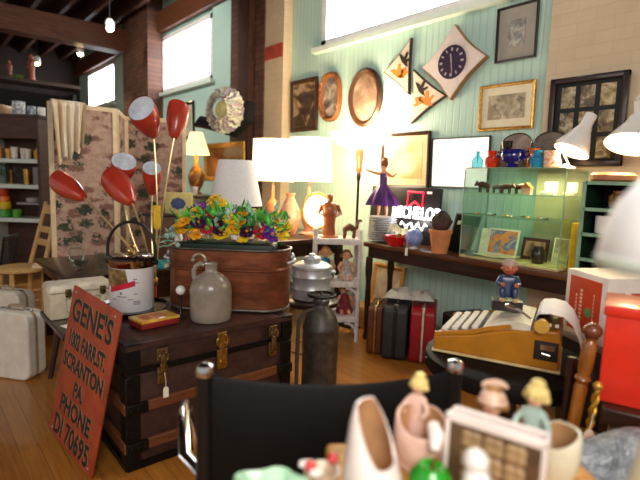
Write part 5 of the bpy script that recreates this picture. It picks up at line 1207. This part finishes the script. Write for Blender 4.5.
# seated figurine on a dark plinth standing on the typewriter
fg = thing('seated_figurine', 'seated clown-like figurine in blue with ruddy face on a dark plinth atop the typewriter', 'figurine', (-1.02, 1.925, .832), rad(35))
MB().box((0, 0, .022), (.12, .085, .044), r=.003).build('plinth', mat('dark marble plinth', '#2d2120', .3, coat=.4), fg)
blue = mat('blue glazed clothes', '#2e3f63', .35, var=.25, coat=.2); ruddy = mat('ruddy glazed skin', '#b5694c', .35)
b_ = [(0,.012,.06), (0,.015,.10), (0,.01,.135), (0,.005,.15), (-.022,-.005,.065), (-.026,-.04,.10), (-.025,-.045,.05), (.022,-.005,.065), (.026,-.04,.10), (.025,-.045,.05), (-.03,.008,.135), (-.045,-.015,.11), (-.026,-.045,.112), (.03,.008,.135), (.045,-.015,.11), (.026,-.045,.112)]
skin_body('body', b_, [(0,1),(1,2),(2,3),(0,4),(4,5),(5,6),(0,7),(7,8),(8,9),(2,10),(10,11),(11,12),(2,13),(13,14),(14,15)], [.026,.026,.022,.011,.015,.013,.010,.015,.013,.010,.012,.010,.008,.012,.010,.008], blue, fg)
for sx in (-1, 1):
    MB().sphere((sx*.025, -.055, .052), (.012, .02, .009), 10, 7).build('shoe', mat('tan glazed boots', '#c9a878', .4), fg)
    MB().sphere((sx*.026, -.05, .115), .010, 8, 6).build('hand', ruddy, fg)
MB().sphere((0, -.002, .178), (.027, .027, .03), 16, 12).sphere((0, -.03, .174), .006, 8, 6).sphere((-.027, 0, .176), .007, 8, 6).sphere((.027, 0, .176), .007, 8, 6).build('head', ruddy, fg)
MB().sphere((0, -.018, .163), (.021, .017, .012), 12, 8).build('beard', mat('rusty beard', '#8f3a26', .6), fg)
mb = MB().sphere((-.009, -.026, .184), .0035, 6, 5).sphere((.009, -.026, .184), .0035, 6, 5); mb.build('eyes', bird_d, fg)
MB().lathe([(.030, .192), (.028, .205), (.018, .215), (0, .217)], seg=16).build('hat', mat('grey tan cap', '#a58d80', .5), fg)
sm = MB().box((0, 0, .004), (.05, .035, .008), r=.002).build('white_eraser', white_enamel, None, (-1.19, 1.66, .6205), (0, 0, .5)); tag(sm, 'small white eraser near the front edge of the round dark table', 'eraser')

# ---- orange and white carton on a grey stand
gs = thing('grey_stand', 'grey painted stand behind the typewriter carrying the orange carton', 'stand', (-.72, 2.37, 0), rad(-32))
MB().box((0, 0, .685), (.34, .34, .03), r=.004).build('top', mat('grey painted board', '#7f7a76', .5), gs)
for sx in (-1, 1):
    for sy in (-1, 1): MB().box((sx*.14, sy*.14, .335), (.035, .035, .67)).build('leg', black_paint, gs)
oc = thing('orange_carton', 'white carton with large orange printed panel behind the typewriter', 'box', (-.765, 2.34, .701), rad(-32))
MB().box((0, 0, .145), (.26, .24, .29), r=.004).build('body', mat('white carton', '#e6ddd2', .5, var=.04), oc)
orange = mat('orange carton print', '#c23d18', .5, var=.06); green = mat('green carton print', '#5f8a5a', .5)
MB().box((0, -.121, .145), (.20, .002, .24), r=.0005).build('printed_panel', orange, oc)
wpm = mat('faded print marks', '#e6b79a', .5)
for x, w2, h in ((-.05, .012, .13), (-.02, .018, .18), (.06, .006, .16)):
    mb = MB()
    for q in range(int(h/.017)): mb.box((x, -.1224, .145-h/2+.017*q), (w2*rnd.uniform(.7, 1), .0012, .011))
    mb.build('worn_lettering', wpm, oc)
MB().lathe([(0, 0), (.022, 0), (.022, .0015), (0, .0015)], (.03, 0, 0), 14, M=T(.0, -.1222, .12) @ Rx(PI/2)).build('green_emblem', green, oc)
spm = mat('dull red side print', '#b5553c', .5)
for q, (y, z, w2, h) in enumerate(((-.07, .22, .06, .02), (.02, .22, .06, .02), (-.05, .19, .1, .012), (.0, .06, .16, .02))): MB().box((.1312, y, z), (.0015, w2, h)).build('side_print', spm, oc)
MB().box((.1315, -.02, .13), (.0018, .07, .07)).build('green_emblem', green, oc)

# ---- red box with white dome lampshade at the right edge
rs = thing('dark_stand', 'dark wooden stand under the red box at the right edge', 'stand', (-.28, 1.79, 0), rad(18))
MB().box((0, 0, .70), (.56, .42, .05), r=.008).build('top', dark_wood, rs)
MB().box((0, 0, .62), (.5, .36, .12)).build('apron', mat('grey drawer front', '#4a4340', .5), rs)
for sx in (-1, 1):
    for sy in (-1, 1): MB().box((sx*.23, sy*.16, .29), (.045, .045, .58)).build('leg', honey_wood, rs)
rbx = thing('red_box', 'large plain bright red box at the right edge, standing on a dark stand', 'box', (-.37, 1.70, .7255), rad(18))
redp = mat('bright red paint', '#d8301c', .35, var=.05, coat=.2)
MB().box((0, 0, .14), (.36, .22, .28), r=.006).build('body', redp, rbx)
MB().box((0, 0, .277), (.372, .232, .03), r=.006).build('lid', redp, rbx)
creamc0 = mat('cream lamp base', '#dcd6b4', .3, coat=.3)
wd = thing('white_dome_table_lamp', 'lamp with large smooth white dome shade at the right end of the foreground table', 'lamp', (-.132, .625, .841))
MB().lathe([(.05, 0), (.05, .012), (.018, .025), (.014, .05), (.022, .12), (.03, .18), (.022, .25), (.01, .29), (.008, .46)], seg=24).build('base', creamc0, wd)
MB().lathe([(.085, 0.432), (.086, 0.440), (.083, 0.465), (.073, 0.495), (.055, 0.520), (.03, 0.535), (.008, 0.540), (.006, 0.537), (.028, 0.531), (.052, 0.517), (.070, 0.492), (.080, 0.463), (.082, 0.433)], seg=40, caps=(False, False)).build('lamp_shade', mat('milk white shade', '#eceaea', .5, var=.02), wd)
MB().lathe([(.086, 0.425), (.088, 0.428), (.088, 0.438), (.085, 0.441)], seg=40, caps=(False, False)).build('shade_rim', mat('pale green rim', '#c9d6c8', .5), wd)
MB().lathe([(.010, 0.538), (.012, 0.546), (.006, 0.555), (0, .536)], seg=16).build('finial', brass, wd)
# ---- canes in an umbrella stand
us = thing('umbrella_stand', 'black umbrella stand holding walking sticks, half hidden at the right', 'umbrella stand', (-.595, 1.54, 0))
MB().lathe([(.08, 0), (.085, .01), (.085, .3), (.09, .5), (.084, .5), (.079, .3), (.079, .02), (0, .02)], seg=28).build('body', black_iron, us)
c1_ = thing('walking_stick', 'thick glossy brown walking stick with round knob handle', 'walking stick', (0,0,0))
gw_ = wood('glossy cane wood', '#5a2d0e', '#a8641f', .2, (20, 20, 3), .6)
b0, b1 = V((-.615, 1.525, .035)), V((-.54, 1.55, .945)); M = frame_to(b0, b1-b0); Lc = (b1-b0).length
MB().lathe([(.010, 0), (.011, .02), (.018, .5), (.020, .72), (.017, .73), (.024, .745), (.017, .76), (.021, .78), (.021, Lc-.06), (.014, Lc-.045), (.02, Lc-.035)], seg=16, M=M).build('shaft', gw_, c1_)
MB().sphere((0, 0, Lc-.015), (.027, .027, .024), 18, 12, M).build('knob', mat('dark knob wood', '#6b3a22', .2, coat=.5), c1_)
c2b = thing('twisted_stick', 'gold twisted rope-like walking stick leaning in the umbrella stand', 'walking stick', (0,0,0))
b0, b1 = V((-.57, 1.53, .045)), V((-.50, 1.515, .78)); mb = MB(); ax_ = (b1-b0); M = frame_to(b0, ax_); Lc = ax_.length
for ph_ in (0, PI): mb.tube([M @ V((.006*math.cos(ph_+i*.55), .006*math.sin(ph_+i*.55), Lc*i/110)) for i in range(111)], .0065, 7)
mb.build('twisted_shaft', mat('gold rope lacquer', '#b98a2c', .25, .6, var=.3), c2b); MB().sphere((0, 0, Lc), .014, 12, 8, M).build('tip', gilt, c2b)
MB().prism([(-.014, -.035), (.014, -.035), (.014, .02), (.006, .032), (-.006, .032), (-.014, .02)], -.001, .001, T(-.494, 1.468, .63) @ Rz(rad(40)) @ Rx(PI/2)).tube([(-.494, 1.468, .66), (-.499, 1.50, .70)], .001, 5).build('price_tag', mat('pinkish tag', '#d8b8a4', .6), c2b)
c3_ = thing('dark_cane', 'dark slim cane between the knobbed stick and the gold twisted one', 'walking stick', (0,0,0))
MB().tube([V((-.61, 1.565, .038)), V((-.612, 1.575, .50)), V((-.605, 1.585, .82))], [.010, .012, .013], 10).build('shaft', dark_wood, c3_)
# ---- stool with crumpled silvery cloth at lower right
wc = thing('wooden_stool', 'brown wooden stool at the lower right corner holding silvery cloth', 'stool', (-.385, 1.345, 0), rad(18))
MB().box((0, 0, .60), (.34, .27, .035), r=.008).build('seat', mid_wood, wc)
for sx in (-1, 1):
    for sy in (-1, 1): MB().box((sx*.145, sy*.11, .295), (.032, .032, .59)).build('leg', honey_wood, wc)
for sy in (-1, 1): MB().box((0, sy*.11, .25), (.27, .018, .03)).build('stretcher', honey_wood, wc)
n = N('silvery cloth'); v = n.obj(); f = n.noise(v, 30, 4, .7); n.base(n.ramp(f, [(.3, '#5f646b'), (.55, '#9aa0a6'), (.75, '#c9ccd0')])); n.set(.35, .4); n.bump(f, .8, .02)
vs = []; mb = MB()
for i in range(31):
    for k in range(25):
        x = -.16+.32*i/30; y = -.125+.25*k/24; e = max(0, min(1, (1-(x/.16)**2)*2.))*max(0, min(1, (1-(y/.125)**2)*2.))
        vs.append((x, y, .004+e*(.06+.035*math.sin(x*19+y*9)+.02*math.sin(y*31-x*7))))
mb.add(vs, [(i*25+k, (i+1)*25+k, (i+1)*25+k+1, i*25+k+1) for i in range(30) for k in range(24)])
o = mb.build('silver_cloth', n.m, None, V((-.385, 1.345, .619)), (0, 0, rad(18)), smooth=80); tag(o, 'crumpled silvery grey cloth lying on the brown wooden stool', 'cloth')

# ================================================================== director's chair
dA, dB = V((-.988, .503, 0)), V((-.657, 1.013, 0)); dm = (dA+dB)/2; du = (dB-dA).normalized(); dW = (dB-dA).length
dc = thing('directors_chair', 'black canvas director chair with chrome frame seen from behind', 'chair', dm, math.atan2(du.y, du.x))
# local: x along the back, +y forward (away from the camera)
canvas = mat('black canvas', '#060606', .6, var=.2, scale=30, spec=.25); pad = mat('black chair tube', '#0c0c0d', .4, .0)
rings = []
for i in range(25):
    q = -1+2*i/24; x = q*dW/2; y = .035*(q*q-1)*.9; zt = .895-.018*(1-q*q); zb = .56
    rings.append([(x, y-.004, zb), (x, y-.006, (zb+zt)/2), (x, y-.006, zt-.01), (x, y, zt), (x, y+.006, zt-.01), (x, y+.006, (zb+zt)/2), (x, y+.004, zb)])
MB().loft(rings).build('back_sling', canvas, dc)
for s_ in (-1, 1):
    MB().cyl((s_*dW/2, 0, .42), (s_*dW/2, 0, .895), .020, seg=14).build('back_post', pad, dc)
    MB().lathe([(.021, 0), (.022, .012), (.018, .024), (.006, .03), (0, .03)], (s_*dW/2, 0, .893), 16).build('post_cap', chrome, dc)
    MB().tube([(s_*dW/2, -.0, .64), (s_*(dW/2+.05), .04, .67), (s_*(dW/2+.085), .26, .675), (s_*(dW/2+.09), .34, .665), (s_*(dW/2+.09), .375, .61), (s_*(dW/2+.05), .385, .43)], [.016, .018, .018, .017, .015, .013], 12, flat=.6).build('arm_tube', chrome, dc)
    MB().box((s_*(dW/2-.01), .19, .43), (.03, .46, .03), r=.006).build('seat_rail', chrome, dc)
for y0, y1 in ((0, .40), (.40, .0)): 
    for s_ in (-1, 1): MB().cyl((s_*(dW/2-.02), y0, .42), (s_*(dW/2-.03), y1, .03), .012, seg=10).build('cross_leg', chrome, dc)
for s_ in (-1, 1): MB().cyl((s_*(dW/2-.03), -.03, .02), (s_*(dW/2-.03), .44, .02), .016, seg=10).build('foot_rail', chrome, dc)
MB().loft([[(-dW/2+.01, y, .445-.02*math.sin(PI*(y/.42))) , (dW/2-.01, y, .445-.02*math.sin(PI*(y/.42))), (dW/2-.01, y, .438-.02*math.sin(PI*(y/.42))), (-dW/2+.01, y, .438-.02*math.sin(PI*(y/.42)))] for y in [.42*i/10 for i in range(11)]]).build('seat_sling', canvas, dc)

# ================================================================== foreground table with ceramics
fa = math.atan2(.81, .59); FO = V((-.66, .60, 0)); fu = V((.59, .81, 0)).normalized(); fv = V((.81, -.59, 0)).normalized()
fc = FO + fu*.235 + fv*.27
ft = thing('foreground_table', 'brown wooden table in the foreground covered with china figurines', 'table', fc, fa)
MB().box((0, 0, .82), (.48, .56, .04), r=.012).build('tabletop', honey_wood, ft)
MB().box((0, 0, .76), (.40, .46, .08)).build('apron', mid_wood, ft)
for sx in (-1, 1):
    for sy in (-1, 1): MB().box((sx*.18, sy*.22, .38), (.05, .05, .76), taper=1.15).build('leg', mid_wood, ft)
GZ = .841
china = mat('white pink china', '#f3e6e0', .22, var=.05, scale=10, coat=.4); pinkc = mat('pink bisque china', '#edbfae', .3, var=.12, scale=14, coat=.3); creamc = mat('cream green china', '#e6e0c4', .28, var=.08, coat=.3)
tanin = mat('unglazed tan inside', '#b98d62', .6); blondh = mat('blond glazed hair', '#efd184', .35, var=.12, scale=50, bump=.3); flesh = mat('glazed flesh', '#e3b597', .3, coat=.3)
def slanted_pot(t, prof, m, inner, zlo, zhi, tilt_ang, sx=1., sy=1., name='pot'):
    """pot whose rim slants: zhi on the tilt_ang side, zlo opposite"""
    k = 36; n_ = len(prof); rings = []
    for i, (r, q) in enumerate(prof):
        ring = []
        for j in range(k):
            a = 2*PI*j/k; top = zlo+(zhi-zlo)*max(0, min(1, .5+.72*math.cos(a-tilt_ang))); z = q*top
            ring.append((r*sx*math.cos(a), r*sy*math.sin(a), z))
        rings.append(ring)
    th_ = .86; ins = []
    for i, (r, q) in reversed(list(enumerate(prof))):
        if q < .25: break
        ins.append([(p[0]*th_, p[1]*th_, p[2]+(.002 if q == 1 else 0)) for p in rings[i]])
    rim = [[(p[0]*.95, p[1]*.95, p[2]+.003) for p in rings[-1]], ins[0]]
    MB().loft(rings+[rim[0], ins[0]], (True, False)).build(name, m, t)
    MB().loft(ins, (False, True)).build('inside', inner, t)
sv_ = thing('white_slanted_vase', 'tall white china vase with big slanted oval opening in the foreground', 'vase', (-.470, .524, GZ), rad(-40))
slanted_pot(sv_, [(.040, 0), (.046, .08), (.050, .3), (.047, .6), (.042, .85), (.036, 1.)], china, tanin, .088, .168, rad(-132), 1.15, .95)
def girl_planter(label, p, rz, potR, potH, m, inner, gx, gy, gh, dress, hair, bonnet=None, tilt=90):
    t = thing('girl_figurine_planter', label, 'figurine', p, rz, 'china girl planters')
    slanted_pot(t, [(potR*.8, 0), (potR*.84, .06), (potR*.80, .12), (potR*.98, .3), (potR*1.04, .6), (potR, 1.)], m, inner, potH*.82, potH*1.15, rad(tilt), 1.1, .9)
    s_ = gh
    vv = [(gx,gy,potH*.2), (gx,gy,potH*.7), (gx,gy,potH*1.1), (gx,gy-.0,potH*1.1+.28*s_), (gx,gy,potH*1.1+.36*s_), (gx-.16*s_,gy,potH*1.1+.2*s_), (gx-.30*s_,gy-.12*s_,potH*1.1+.0*s_), (gx-.18*s_,gy-.30*s_,potH*1.0), (gx+.16*s_,gy,potH*1.1+.2*s_), (gx+.34*s_,gy-.14*s_,potH*1.1+.02*s_), (gx+.30*s_,gy-.34*s_,potH*1.02)]
    skin_body('body', vv, [(0,1),(1,2),(2,3),(3,4),(3,5),(5,6),(6,7),(3,8),(8,9),(9,10)], [.26*s_,.24*s_,.17*s_,.13*s_,.06*s_,.08*s_,.06*s_,.05*s_,.08*s_,.06*s_,.05*s_], dress, t)
    hz = potH*1.1+.52*s_
    hd_ = MB().sphere((gx, gy, hz), (.17*s_, .17*s_, .2*s_), 18, 12).sphere((gx, gy-.17*s_, hz-.02*s_), .03*s_, 8, 6).build('head', flesh, t)
    mb = MB().sphere((gx, gy+.03*s_, hz+.04*s_), (.215*s_, .205*s_, .2*s_), 18, 12).sphere((gx, gy+.05*s_, hz+.21*s_), (.14*s_, .14*s_, .11*s_), 14, 10)
    for i in range(9): a = PI*i/8; mb.sphere((gx+.19*s_*math.cos(a), gy+.02*s_+.08*s_*math.sin(a), hz-.03*s_), .07*s_, 8, 6)
    mb.build('hair', hair, t)
    mb = MB()
    for q in (-1, 1): mb.sphere((gx+q*.06*s_, gy-.155*s_, hz+.03*s_), .02*s_, 6, 5)
    mb.build('eyes', bird_d, t); MB().sphere((gx, gy-.165*s_, hz-.08*s_), (.03*s_, .012*s_, .012*s_), 8, 5).build('mouth', red_glaze, t)
    if bonnet: MB().lathe([(.24*s_, .0), (.22*s_, .03*s_), (.19*s_, .12*s_), (.12*s_, .2*s_), (0, .22*s_)], (gx, gy+.04*s_, hz+.03*s_), 20).tube(bez((gx-.02, gy+.01, hz+.22*s_), (gx+.1*s_, gy, hz+.42*s_), (gx+.22*s_, gy, hz+.30*s_), 8), [.05*s_, .07*s_, .07*s_, .07*s_, .07*s_, .06*s_, .05*s_, .04*s_, .02*s_], 8).build('bonnet', bonnet, t)
    return t
g1 = girl_planter('pink china planter with blond girl behind its round opening, beside the white slanted vase', (-.503, .685, GZ), rad(10), .046, .085, pinkc, tanin, -.028, .030, .080, pinkc, blondh, tilt=129)
MB().tube([(.03, -.02, .096), (.045, -.035, .088), (.05, -.05, .07)], [.012, .015, .008], 10).build('white_hand_bow', china, g1)
g2 = girl_planter('cream china planter with blond topknot girl, behind the patterned book planter', (-.335, .845, GZ), rad(0), .036, .080, creamc, tanin, -.040, -.005, .098, mat('pale blue green dress', '#a9c4bc', .3, coat=.3), blondh, tilt=60)
g3 = girl_planter('small peach china girl with ribboned bonnet behind the patterned book planter', (-.43, .79, GZ), rad(20), .028, .055, pinkc, tanin, 0, .0, .112, pinkc, mat('brown glazed hair', '#a8763f', .35), mat('peach glazed bonnet', '#e6bfa6', .3, coat=.3))
# patterned book-shaped planter
cA, cB = V((-.437, .66, 0)), V((-.282, .700, 0)); bd = (cB-cA); bW = bd.length*.95
bp = thing('book_shaped_planter', 'cream rectangular planter with brown patterned front, in the foreground', 'planter', (cA+cB)/2+V((-.003, .0, GZ)), math.atan2(bd.y, bd.x))
Hh = .138
MB().box((0, .0175, .005), (bW, .035, .01)).box((0, .003, Hh/2), (bW, .006, Hh)).box((0, .032, Hh/2), (bW, .006, Hh)).box((-bW/2+.003, .0175, Hh/2), (.006, .029, Hh)).box((bW/2-.003, .0175, Hh/2), (.006, .029, Hh)).build('box', china, bp, bevel=.002)
mb = MB()
for z0, z1, x0, x1 in ((Hh-.012, Hh+.002, -bW/2-.002, bW/2+.002), (0, .012, -bW/2, bW/2), (0, Hh, -bW/2-.002, -bW/2+.006), (0, Hh, bW/2-.006, bW/2+.002)): mb.box(((x0+x1)/2, -.002, (z0+z1)/2), (x1-x0, .008, z1-z0))
mb.build('front_border', china, bp, bevel=.002)
MB().box((0, -.001, Hh/2), (bW-.010, .003, Hh-.022)).build('front_panel', mat('brown panel glaze', '#5f4734', .3, var=.2, scale=30), bp)
mb = MB(); pit = .034
for i in range(5):
    for k in range(5):
        cx, cz = (i-2)*pit, Hh/2+(k-2)*pit
        if abs(cx) > bW/2-.018 or abs(cz-Hh/2) > Hh/2-.024: continue
        for q in range(4): a = PI/2*q+PI/4; mb.lathe([(.010, 0), (.008, .002), (0, .003)], M=T(cx+.009*math.cos(a), -.0025, cz+.009*math.sin(a)) @ Rx(PI/2), seg=12)
mb.build('quatrefoil_relief', mat('tan relief glaze', '#a08560', .3, var=.15), bp)
# little foreground pieces
gb = thing('green_glass_apple', 'bright green round glass ornament between vase and patterned planter', 'ornament', (-.427, .612, GZ)); 
MB().lathe([(.012, 0), (.028, .008), (.036, .03), (.034, .05), (.02, .066), (.006, .062), (0, .06)], seg=28).build('body', mat('vivid green glass', '#1f9a22', .12, coat=.6, var=.2), gb); MB().tube([(0, 0, .06), (.004, 0, .075), (.01, 0, .084)], .003, 8).build('stalk', mid_wood, gb)
wk = thing('white_bird_figurine', 'small white glazed bird figurine in front of the patterned planter', 'figurine', (-.318, .585, GZ), rad(150))
MB().tube([(-.04, 0, .055), (-.02, 0, .05), (.0, 0, .055), (.02, 0, .075), (.026, 0, .10), (.03, 0, .115)], [.006, .02, .027, .025, .018, .012], 12).lathe([(.022, 0), (.022, .006), (.008, .012), (.008, .04)], seg=14).build('body', white_enamel, wk); MB().sphere((.03, 0, .118), (.02, .018, .018), 14, 10).build('head', white_enamel, wk); MB().cyl((.046, 0, .117), (.06, 0, .114), .005, .001, 8).build('beak', blondh, wk)
md = thing('mint_leaf_dish', 'mint green lobed china dish at the near corner of the foreground table', 'dish', V((-0.590, 0.413, 0.860)), rad(55)); md.location.z = GZ; md.scale = (.8, .8, .9)
mint = mat('mint green glaze', '#a7cfae', .25, var=.15, scale=20, coat=.4)
rings = []
for r, z in ((.02, 0), (.03, .004), (.05, .022), (.06, .032), (.058, .036), (.045, .024), (.02, .010)):
    rings.append([(1.25*r*(1+.12*math.cos(5*2*PI*i/40))*math.cos(2*PI*i/40), .8*r*(1+.12*math.cos(5*2*PI*i/40))*math.sin(2*PI*i/40), z) for i in range(40)])
MB().loft(rings).build('dish', mint, md)
sd = thing('strawberry_dish', 'beige china dish edged with red strawberries and white blossoms, nearest the camera', 'dish', (-.522, .545, GZ), rad(50)); sd.location = V((-0.565, 0.502, 0.868)); sd.location.z = GZ; sd.scale = (.9, .9, 1)
MB().lathe([(.018, 0), (.022, .006), (.03, .02), (.034, .03), (.031, .03), (.018, .012), (0, .01)], seg=26).build('bowl', mat('beige china', '#cdb79a', .3, coat=.3), sd)
for x, y in ((-.022, -.01), (.02, .016)):
    be = MB().lathe([(.001, -.012), (.008, -.006), (.0105, .002), (.007, .008), (0, .01)], seg=14).build('strawberry', mat('strawberry glaze', '#d02028', .2, coat=.5), sd, (x, y, .042))
for x, y in ((-.032, .004), (-.012, -.022)):
    mb = MB()
    for q in range(5): mb.sphere((x+.007*math.cos(2*PI*q/5), y+.007*math.sin(2*PI*q/5), .038), (.006, .006, .004), 8, 6)
    mb.build('blossom', white_enamel, sd)
